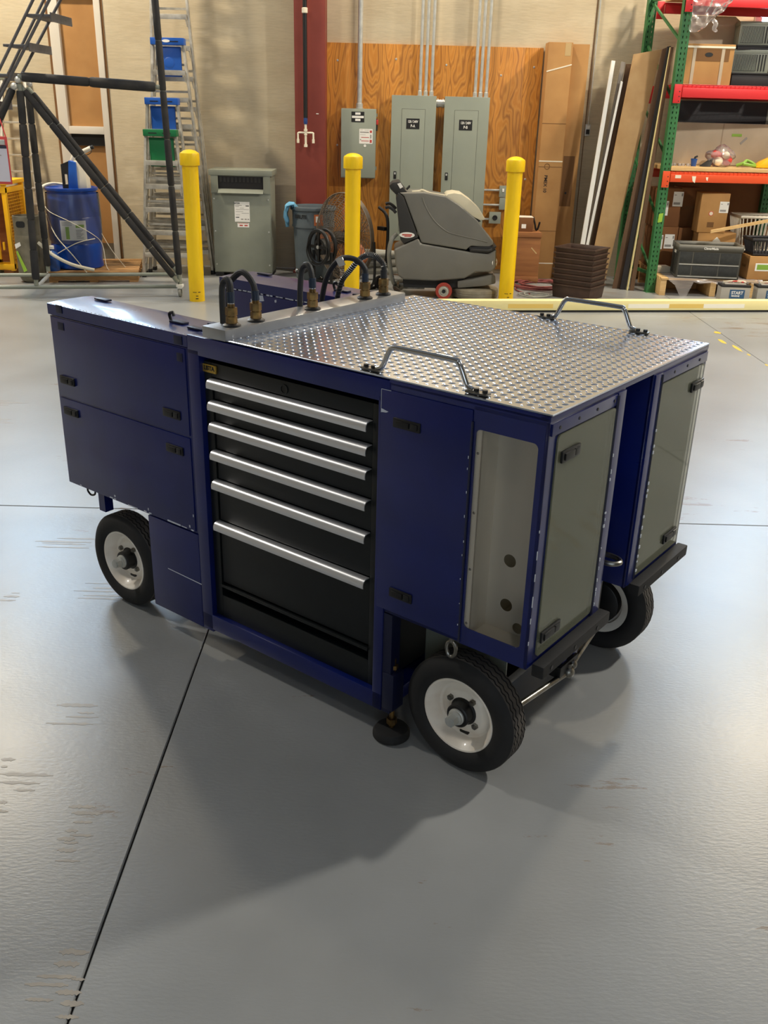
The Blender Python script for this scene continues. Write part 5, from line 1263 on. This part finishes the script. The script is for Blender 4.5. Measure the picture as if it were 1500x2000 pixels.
    board('plank', 'dark board nearest the green rack post', [(3.100, 11.771, 2.705), (3.128, 11.771, 2.706), (3.01, 11.679, .031), (2.963, 11.679, .033)], (.0, .04, 0), 'brown_board')
right_wall()

# ------------------------------------------------------------------ pallet rack and its load
def rack():
    o = thing('pallet_rack', 'green and red steel pallet rack on the right', 'rack', (3.19, 11.6, 0), .09)
    def upright(x, y):
        holes = []; hw = .052
        for i in range(62):
            z = .10 + i * .055
            if z > 3.38: break
            for dx in (-.022, .022): holes.append([(x + dx + a, z + b) for a, b in ((-.0065, .012), (.0065, .012), (.0045, -.012), (-.0045, -.012))])
        p = plate('upright', [(x - hw, 0), (x + hw, 0), (x + hw, 3.45), (x - hw, 3.45)], holes, .004, 'rack_green', o, 'xz', y)
        for xx in (x - hw, x + hw - .004): MB().box((xx, y + .003, 0), (xx + .004, y + .075, 3.45)).build('upright_flange', 'rack_green', p)
        MB().box((x - .03, y + .03, 0), (x + .03, y + .034, 3.45)).build('upright_core', 'ink', p)
        MB().box((x - .06, y - .03, 0), (x + .06, y + .1, .006)).build('foot_plate', 'rack_green', p)
        return p
    for x in (0, 1.80):
        upright(x, 0.0); upright(x - .10, .90)
        for z0, z1 in ((.25, .85), (.85, 1.50), (1.55, 2.15), (2.15, 2.75), (2.75, 3.20)):
            MB().obox((x - .05, .485, (z0 + z1) / 2), (.024, math.hypot(.82, z1 - z0), .024), Matrix.Rotation(.12, 3, 'Z') @ Matrix.Rotation(math.atan2(z1 - z0, .82), 3, 'X')).build('diagonal_brace', 'rack_green', o)
        for z in (.2, 3.22): MB().hexa([(x - .02, .06, z), (x + .01, .06, z), (x - .085, .90, z), (x - .115, .90, z)], (0, 0, .035)).build('cross_brace', 'rack_green', o)
    def beamset(z0, z1, m, nm):
        for y in (-.035, .88):
            b = MB().box((.045, y, z0 + .012), (1.755, y + .045, z1 - .028)).box((.045, y + .02, z1 - .028), (1.755, y + .045, z1)).build(nm, m, o, bevel=.004)
            for x in (-.052, 1.75): MB().box((x, y - .006, z0 - .05), (x + .085, y + .004, z1 + .006)).build('beam_bracket', m, b, bevel=.003)
            if y < 0:
                for k in range(3): MB().cyl((.012, y - .007, z0 - .03 + k * .05), (.012, y - .004, z0 - .03 + k * .05), .007, 8).build('rivet', 'ink', b)
    beamset(1.270, 1.395, 'rack_orange', 'orange_beam'); beamset(2.175, 2.315, 'rack_red', 'red_beam'); beamset(3.09, 3.22, 'rack_red', 'red_beam')
    for z, m in ((2.315, 'rack_red'), (1.395, 'rack_orange')):
        w = MB()
        for i in range(34): w.cyl((.06 + i * .05, -.03, z + .003), (.06 + i * .05, .91, z + .003), .0028, 5).cyl((.06 + i * .05, -.030, z + .003), (.06 + i * .05, -.030, z - .03), .0028, 5)
        for j in range(8): w.cyl((.05, .02 + j * .105, z + .008), (1.75, .02 + j * .105, z + .008), .0028, 5)
        w.cyl((.05, -.03, z - .03), (1.75, -.03, z - .03), .0028, 5)
        w.build('wire_deck', m, o, kind='stuff')
    MB().box((.045, -.02, 1.405), (1.75, .92, 1.448)).build('shelf_board', 'pine', o, bevel=.002)
    MB().box((.05, .0, 3.225), (1.75, .92, 3.24)).build('shelf_board', 'pine', o)
    for (x, z, w, h) in ((.30, 1.275, .05, .075), (.47, 1.30, .028, .042)): MB().hexa([(x, -.037, z + h), (x + w, -.037, z + h), (x + w * .9, -.037, z), (x + w * .3, -.037, z + h * .3)], (0, .002, 0)).build('torn_tape', 'strap_white', o)
    MB().box((.10, -.037, 1.325), (.17, -.035, 1.36)).build('sticker', 'bag_white', o)
    MB().hexa([(-.02, -.003, .92), (.03, -.003, .93), (.025, -.003, .83), (-.025, -.003, .82)], (0, .002, 0)).build('green_tag', 'lime', o)

    def ld(nm, lab, cat, x, y, z, rz=0, group=None): return thing(nm, lab, cat, (x, y, z), rz, group)
    # top tier
    b = ld('archive_box', 'cardboard archive box with a hand hole and clear tape on the red tier', 'box', 3.52, 11.88, 2.327)
    plate('front', rrect(-.27, 0, .27, .40, .004), [rrect(-.055, .285, .04, .325, .018)], .006, 'card', b, 'xz', -.20)
    MB().box((-.27, -.19, 0), (.27, .22, .39)).build('box', 'card_dark', b)
    MB().box((-.275, -.206, .385), (.275, .22, .412)).build('lid', 'card', b, bevel=.004)
    MB().box((-.18, -.2025, .24), (.22, -.199, .36)).build('printed_panel', 'card_seam', b)
    MB().prism(circ(-.01, .305, .045, 20, .5), -.2045, -.2020).build('hand_hole', 'ink', b)
    for x in (-.19, .13): MB().box((x, -.2040, .0), (x + .035, -.1995, .385)).build('tape_strip', 'beige_wrap', b)
    MB().box((-.275, -.208, .372), (.275, -.203, .392)).build('film_edge', 'strap_white', b)
    c = ld('seat_cushion', 'big beige moulded seat back wrapped in film, behind the archive box', 'cushion', 3.68, 12.30, 2.327)
    MB().prism([(-.38, .0), (.40, .0), (.42, .35), (.36, .66), (.24, .74), (-.22, .74), (-.34, .66), (-.38, .35)], -.10, .12).build('padding', 'beige_wrap', c, bevel=.05, seg=3)
    g = ld('plastic_bag', 'clear crumpled plastic bag hanging from the top beam', 'bag', 3.40, 11.50, 3.22)
    rnd = random.Random(11); vs = []; n = 15
    for j in range(12):
        v = j / 11
        for i in range(n):
            u = i / (n - 1); wv = .25 * (1 - .55 * v) + .02
            sx = -.02 + (.24 - .10 * v) * 0
            vs.append((-.20 + .46 * u * (1 - .30 * v) + rnd.uniform(-.012, .012), -.02 + rnd.uniform(-.035, .035), -.02 - (.36 - .20 * max(0, u - .35) * 1.5) * v + rnd.uniform(-.010, .010)))
    fs = [(j * n + i, j * n + i + 1, (j + 1) * n + i + 1, (j + 1) * n + i) for j in range(11) for i in range(n - 1)]
    bo = MB().add(vs, fs).build('film', 'bag_film', g); md = bo.modifiers.new('sub', 'SUBSURF'); md.levels = 1; md.render_levels = 1
    MB().tube([(.03, -.05, -.26), (.06, -.07, -.30), (.05, -.07, -.35), (.085, -.06, -.37)], [.02, .025, .022, .012], 8, sm=4).build('twisted_corner', 'bag_film', g)
    MB().box((-.18, -.03, -.03), (.24, .03, .01)).build('folded_top', 'bag_film', g)
    # louvred units, right
    def louvre(x, y, z, lab, rz=-.12):
        u = ld('louvred_unit', lab, 'appliance', x, y, z, rz, 'grey louvred units on the red tier')
        MB().box((-.22, -.15, 0), (.19, .12, .235)).build('case', 'elec_grey2', u, bevel=.006)
        MB().box((-.225, -.156, .205), (.195, .12, .24)).build('top_band', 'elec_grey', u, bevel=.004)
        MB().box((-.20, -.152, .02), (.05, -.148, .19)).build('grille_back', 'scrub_dark', u)
        for i in range(18): MB().box((-.198 + i * .0135, -.157, .022), (-.192 + i * .0135, -.150, .188)).build('fin', 'elec_grey', u)
        for i in range(3): MB().box((.070 + i * .032, -.154, .02), (.083 + i * .032, -.150, .19)).build('slot', 'ink', u)
    st = ld('black_bin', 'black plastic bin under the lower louvred unit on the red tier', 'bin', 4.15, 12.05, 2.327)
    MB().box((-.30, -.22, 0), (.14, .11, .12)).build('body', 'dark_box', st, bevel=.01); MB().box((-.31, -.23, .12), (.15, .12, .14)).build('rim', 'black', st, bevel=.004)
    louvre(4.10, 12.05, 2.468, 'lower grey louvred unit on the black bin')
    sp = ld('dark_tray', 'dark tray between the two louvred units', 'tray', 4.14, 12.07, 2.704)
    MB().box((-.25, -.17, 0), (.15, .10, .045)).build('tray', 'dark_box', sp, bevel=.004); MB().box((-.26, -.18, .035), (.16, .11, .05)).build('rim', 'black', sp)
    louvre(4.13, 12.05, 2.755, 'upper grey louvred unit, beneath the bright window')
    cb = ld('brown_carton', 'brown carton with a pale shipping label at the right edge of the red tier', 'carton', 4.49, 11.98, 2.327)
    MB().box((-.14, -.2, 0), (.3, .2, .62)).build('box', 'card_dark', cb, bevel=.004); MB().box((-.13, -.203, .45), (-.03, -.2, .60)).build('label', 'off_white', cb)
    # middle tier
    d = ld('dark_crate', 'long black crate at the back of the middle tier, under the red beam', 'crate', 4.05, 12.42, 1.452)
    MB().box((-.68, -.12, .0), (.78, .12, .715)).build('body', 'dark_box', d, bevel=.006); MB().box((.45, -.124, .45), (.56, -.119, .72)).build('strip', 'elec_grey2', d)
    s = ld('wrapped_panel', 'beige panel wrapped in glossy film standing on the wooden shelf', 'panel', 3.95, 12.22, 1.452)
    MB().box((-.60, -.06, 0), (.86, .04, .475)).build('panel', 'beige_wrap', s, bevel=.015)
    MB().box((.0, -.064, .0), (.012, -.058, .47)).build('film_seam', 'cushion', s); MB().box((.12, -.064, .33), (.24, -.059, .36)).build('green_label', 'green_label', s)
    MB().hexa([(.23, -.064, .26), (.30, -.064, .33), (.315, -.064, .31), (.245, -.064, .24)], (0, .004, 0)).build('tape_mark', 'ink_grey', s)
    bg = ld('goods_bag', 'clear bag of red and white items on the wooden shelf', 'bag', 3.87, 11.86, 1.452)
    sb = MB().sphere((0, 0, 0), 1.0, 14); rnd = random.Random(8)
    sb.v = [(x * .17 * (1 + .18 * math.sin(5 * z + 3 * y) + .12 * math.sin(9 * x + 4 * z)), y * .10 * (1 + .15 * math.sin(7 * z)), max(.0, .105 + z * .115 * (1 + .22 * math.sin(4 * x + 1) + .10 * math.sin(11 * y + 6 * x)))) for x, y, z in sb.v]
    sb.build('bag', 'bag_film', bg)
    for (x, y, z, r, m) in ((-.06, -.03, .13, .055, 'bag_red'), (.075, -.03, .075, .06, 'bag_red'), (-.03, -.06, .06, .05, 'bag_white'), (.02, .03, .10, .06, 'bag_red'), (.05, -.06, .13, .04, 'bag_white')): MB().sphere((x, y, z), r, 8, (1.1, .8, 1)).build('packet', m, bg)
    MB().hexa([(-.24, -.05, .0), (-.13, -.10, .0), (-.09, -.06, .09), (-.13, -.02, .07)], (0, .02, .004)).build('bag_flap', 'scrub_dark', bg)
    cp = ld('blue_cup', 'small blue spray cup with a black top on the wooden shelf', 'cup', 3.545, 11.78, 1.452)
    MB().lathe([(0, 0), (.028, 0), (.038, .085), (.034, .085), (.026, .006), (0, .006)], n=20).build('cup', 'bottle_blue', cp); MB().tube([(0, 0, .06), (.01, 0, .10), (.035, 0, .112)], .012, 8).build('nozzle', 'ink', cp)
    for i in range(5):
        k = ld('clear_cap', ['clear cap at the green post end of the shelf', 'second clear cap from the green post on the shelf', 'third clear cap along the shelf', 'fourth clear cap along the shelf', 'clear cap lying next to the blue cup'][i], 'cap', 3.27 + i * .05, 11.74 + (i % 2) * .03, 1.452, 0, 'clear caps on the wooden shelf')
        MB().lathe([(0, .03), (.016, .03), (.02, .02), (.022, 0), (.018, 0), (.014, .024), (0, .024)], n=14).build('cap', 'bag_film', k)
    gl = ld('green_strap', 'crumpled green webbing strap on the wooden shelf', 'strap', 4.18, 11.8, 1.452)
    MB().tube([(-.12, 0, .02), (-.05, -.03, .05), (.0, .02, .075), (.06, -.02, .05), (.1, 0, .02), (.02, -.06, .03), (-.06, -.05, .04)], .018, 8, sm=6).build('webbing', 'green_label', gl)
    yl = ld('yellow_case', 'yellow rounded case at the right end of the wooden shelf', 'case', 4.46, 11.85, 1.452)
    MB().prism([(-.18, 0), (.3, 0), (.3, .14), (.05, .14), (-.1, .07)], -.1, .1).build('case', 'cage_yellow', yl, bevel=.02); MB().box((-.02, -.105, .02), (.06, -.1, .05)).build('catch', 'card_dark', yl)
    # ground tier
    def box2(lab, x0, x1, y0, y1, z0, z1, m, labels, rz=0.0, nm='carton'):
        q, w, dd, h = carton(nm, lab, 'carton', x0, x1, y0, y1, z0, z1, m, 'cartons on the ground tier', rz)
        MB().box((-w - .001, -dd - .0005, h * .5 - .02), (w + .001, -dd + .001, h * .5 + .02)).build('packing_tape', 'tape' if m == 'card' else 'card_seam', q) if not labels else None
        for (x, z, lw, lh) in labels:
            l = MB().box((x, -dd - .002, z), (x + lw, -dd + .001, z + lh)).build('shipping_label', 'paper', q)
            MB().box((x + .01, -dd - .0026, z + lh * .12), (x + lw * .75, -dd - .0018, z + lh * .28)).box((x + .01, -dd - .0026, z + lh * .75), (x + lw * .3, -dd - .0018, z + lh * .80)).box((x + lw * .8, -dd - .0026, z + lh * .7), (x + lw * .95, -dd - .0018, z + lh * .9)).build('print', 'ink_grey', l, kind='stuff')
        return q, w, dd, h
    pl2 = ld('low_pallet', 'low dark pallet under the cartons at the back of the ground tier', 'pallet', 3.72, 12.31, 0)
    for i in range(6): MB().box((-.50, -.38 + i * .13, .22), (.65, -.38 + i * .13 + .10, .245)).build('deck_board', 'wood', pl2)
    for y in (-.38, .0, .31): MB().box((-.50, y, 0), (.65, y + .06, .22)).build('stringer', 'wood', pl2)
    box2('lower of two cartons with paired labels behind the green post', 3.235, 3.545, 12.0, 12.4, .246, .735, 'card_dark', [(.0, .23, .12, .17), (-.13, .22, .11, .17)])
    box2('upper of two cartons with labels behind the green post', 3.215, 3.53, 12.0, 12.4, .737, 1.18, 'card_dark', [(.055, .24, .12, .17), (-.10, .13, .11, .17)])
    box2('plain carton stacked low beside the labelled pair', 3.57, 3.86, 12.06, 12.5, .246, .72, 'card_dark', [])
    box2('carton standing dark behind the pink-stickered carton', 3.56, 3.80, 12.14, 12.5, .722, 1.19, 'card_dark', [])
    q, w, dd, h = box2('flat carton with a diamond label below the pink-stickered carton', 3.74, 4.20, 11.81, 12.03, .2465, .70, 'card', [])
    MB().prism([(.0, .305), (.05, .355), (.0, .405), (-.05, .355)], -dd - .003, -dd + .001).build('diamond_label', 'paper', q)
    q, w, dd, h = box2('carton with a round pink sticker and shipping label', 3.71, 4.05, 11.80, 12.03, .702, 1.155, 'card', [(.06, .23, .11, .13)])
    MB().cyl((-.03, -dd - .002, .22), (-.03, -dd + .001, .22), .028, 20).build('pink_sticker', 'bag_red', q); MB().cyl((-.03, -dd - .003, .22), (-.03, -dd, .22), .022, 20).build('sticker_centre', 'bag_white', q)
    MB().box((-.06, -dd - .002, .06), (.02, -dd, .12)).build('symbol_print', 'card_seam', q)
    bk = ld('back_panel', 'dark brown sheet closing the back of the ground tier', 'panel', 4.6, 12.72, 0)
    MB().box((-1.05, -.01, 0), (1.2, .02, 1.25)).build('sheet', 'card_dark', bk)
    w_ = tag(MB().hexa([(3.80, 11.55, .72), (3.80, 11.55, .755), (4.75, 11.7, .93), (4.75, 11.7, .895)], (0, .03, 0)).build('wood_strip', 'pine'), 'thin pale wood strip lying across the cartons and baskets', 'wood strip')
    # pallet under the crate, with torn film
    p = ld('pallet', 'pale pallet with torn plastic film under the black folding crate', 'pallet', 3.75, 11.62, 0)
    for i in range(5): MB().box((-.50, -.22 + i * .11, .185), (.65, -.22 + i * .11 + .085, .21)).build('deck_board', 'pine', p, bevel=.002)
    for x in (-.50, .10, .58): MB().box((x, -.21, .0), (x + .07, .31, .185)).build('stringer', 'pine', p, bevel=.003)
    vs = []; n = 16; rnd = random.Random(4)
    for j in range(6):
        for i in range(n): vs.append((-.42 + i * .075, -.225 - .006 * j + rnd.uniform(-.006, .006), .218 - (.018 + .03 * math.sin(i * 1.7) ** 2 + (.10 if i in (2, 3) else 0)) * j / 2.2 * .75))
    MB().add(vs, [(j * n + i, j * n + i + 1, (j + 1) * n + i + 1, (j + 1) * n + i) for j in range(5) for i in range(n - 1)]).build('torn_film', 'bag_film', p)
    MB().box((-.42, -.226, .211), (.62, .28, .214)).build('film_sheet', 'bag_film', p)
    fo = ld('foam_block', 'white packing block lying by the foot of the green post', 'block', 3.38, 11.86, .2105, .15)
    MB().prism([(-.13, 0), (.13, 0), (.13, .05), (.06, .075), (-.13, .075)], -.08, .08).build('block', 'off_white', fo, bevel=.008)
    MB().hexa([(-.10, -.05, .0755), (.05, -.06, .0755), (.05, .05, .0755), (-.1, .05, .0755)], (0, 0, .002)).build('recess', 'bag_white', fo)
    # folding crate
    c = ld('folding_crate', 'black and grey folding crate with panelled sides on the pallet', 'crate', 3.80, 11.58, .215, -.10)
    w, dd, h = .365, .20, .385
    MB().box((-w, -dd, 0), (w, -dd + .012, h - .07)).box((-w, dd - .012, 0), (w, dd, h - .07)).box((-w, -dd, 0), (-w + .012, dd, h - .07)).box((w - .012, -dd, 0), (w, dd, h - .07)).box((-w, -dd, 0), (w, dd, .012)).build('walls', 'crate_grey', c)
    plate('rim', rrect(-w - .012, -dd - .012, w + .012, dd + .012, .015), [rrect(-w + .012, -dd + .012, w - .012, dd - .012, .01)], .07, 'crate_grey', c, 'xy', h - .07)
    for (z0, z1) in ((.035, .145), (.175, .30)):
        for (x0, x1) in ((-.345, -.20), (-.185, .11), (.125, .345)): MB().box((x0, -dd - .006, z0), (x1, -dd, z1)).build('side_panel', 'crate_panel', c, bevel=.004)
    for z in (.155, .015): MB().box((-.345, -dd - .010, z), (.345, -dd, z + .010)).build('rib', 'galv', c)
    for i in range(4): MB().box((-w - .006, -dd + .03 + i * .09, .03), (-w, -dd + .09 + i * .09, .30)).build('end_panel', 'crate_panel', c, bevel=.003)
    MB().box((-w - .008, -.07, .27), (-w - .002, .05, .30)).build('hand_grip', 'white', c)
    text('CleverMade', .034, 'paper', c, (-.0, -dd - .0125, h - .037), bold=.0008)
    nt = ld('paper_sheet', 'pale cardboard sheet lying inside the folding crate', 'sheet', 3.88, 11.60, .545)
    MB().box((-.13, -.1, 0), (.15, .1, .006)).build('sheet', 'cream_yellow', nt)
    # baskets
    def basket(lab, x, y, z, m, wt, wb, hh, n, rz=0):
        b = ld('slatted_basket', lab, 'basket', x, y, z, rz, 'slatted laundry baskets')
        for s in range(4):
            for i in range(n):
                u = -1 + 2 * (i + .5) / n
                f = lambda ww, zz: [(u * ww, -ww * .7, zz), (ww, u * ww * .7, zz), (u * ww, ww * .7, zz), (-ww, u * ww * .7, zz)][s]
                p0, p1 = f(wb, .02), f(wt, hh - .03)
                MB().tube([p0, p1], .007, 5).build('slat', m, b)
        for ww, zz, r in ((wt, hh - .015, .018), (wb, .015, .016)): MB().tube([(-ww, -ww * .7, zz), (ww, -ww * .7, zz), (ww, ww * .7, zz), (-ww, ww * .7, zz)], r, 8, closed=True).build('rim' if r > .017 else 'base_rim', m, b)
        MB().box((-wb, -wb * .7, 0), (wb, wb * .7, .01)).build('base', m, b)
    q, w, dd, h = carton('green_label_carton', 'carton with a green printed label under the black basket', 'carton', 4.27, 4.72, 11.42, 11.72, .215, .485, 'card', 'cartons on the ground tier')
    l = MB().box((-w + .08, -dd - .002, .10), (w, -dd, .19)).build('label', 'paper', q); MB().box((-w + .10, -dd - .003, .115), (w, -dd - .001, .175)).build('label_picture', 'green_label', l)
    text('PLANT', .045, 'card_seam', q, (-w - .001, 0, .14), rot=(PI / 2, 0, -PI / 2))
    basket('black slatted basket on the green-labelled carton', 4.50, 11.58, .487, 'dark_box', .23, .19, .20, 10)
    basket('white slatted basket nested behind the black one', 4.52, 12.0, .487, 'off_white', .30, .24, .42, 12)
    ub = ld('support_carton', 'dark carton under the white slatted basket', 'carton', 4.68, 11.97, .2135)
    MB().box((-.25, -.18, 0), (.19, .18, .27)).build('box', 'card_dark', ub, bevel=.003); MB().box((-.25, -.181, .10), (.19, -.18, .13)).build('packing_tape', 'card_seam', ub)
    pp = ld('pallet', 'rear pallet carrying the baskets at the right edge', 'pallet', 5.06, 11.75, 0)
    for i in range(5): MB().box((-.64, -.30 + i * .15, .19), (-.18, -.30 + i * .15 + .10, .213)).build('deck_board', 'wood', pp)
    for y in (-.3, .0, .36): MB().box((-.64, y, 0), (-.18, y + .06, .19)).build('stringer', 'wood', pp)
    # batteries
    for i, x in enumerate((3.98, 4.40)):
        b = ld('marine_battery', ['grey marine battery with its blue label in full view, nearer the pallet', 'grey marine battery cut off by the right edge of the photo'][i], 'battery', x, 10.98, .02 if 0 else 0, -.05, 'grey marine batteries by the rack')
        MB().box((-.165, -.085, 0), (.165, .085, .205)).build('case', 'bat_grey', b, bevel=.006); MB().box((-.168, -.088, .200), (.168, .088, .225)).build('lid', 'ink', b, bevel=.005)
        MB().box((-.12, -.05, .225), (.12, .05, .235)).build('vent_cover', 'bat_grey', b, bevel=.004)
        for s in (-1, 1): MB().cyl((s * .12, .03, .225), (s * .12, .03, .25), .012, 10).build('terminal', 'galv', b)
        lb = MB().box((-.065, -.0875, .075), (.105, -.085, .175)).build('label', 'bat_blue', b)
        text('START', .048, 'paper', lb, (.02, -.088, .138), sx=.95, bold=.0012); text('MARINE', .026, 'paper', lb, (.005, -.088, .103), bold=.0008)
        for j, m in enumerate(('bag_white', 'bag_red', 'bag_white')): MB().tube([(-.12 + j * .06, .03, .245), (-.06 + j * .05, -.03, .262), (.0 + j * .05, .02, .255), (.06 + j * .03, -.02, .25)], .008, 7, sm=6).build('cable', m, b)
rack()

# ------------------------------------------------------------------ yellow paint remnants by the far floor joint
def paint_marks():
    o = thing('floor_line', 'worn yellow paint dabs along the floor joint on the right', 'paint mark', (3.27, 8.9, 0))
    rnd = random.Random(2)
    for (x, y, rx, ry) in ((.03, .45, .035, .06), (-.05, .05, .025, .10), (.0, -.22, .020, .15), (.02, -.48, .014, .04), (.05, -.85, .014, .04)):
        pts = [(x + rx * rnd.uniform(.7, 1.1) * math.cos(2 * PI * i / 14), y + ry * rnd.uniform(.7, 1.1) * math.sin(2 * PI * i / 14)) for i in range(14)]
        MB().prism(pts, .0004, .0012, 'xy').build('paint_dab', 'dab_yellow', o)
paint_marks()
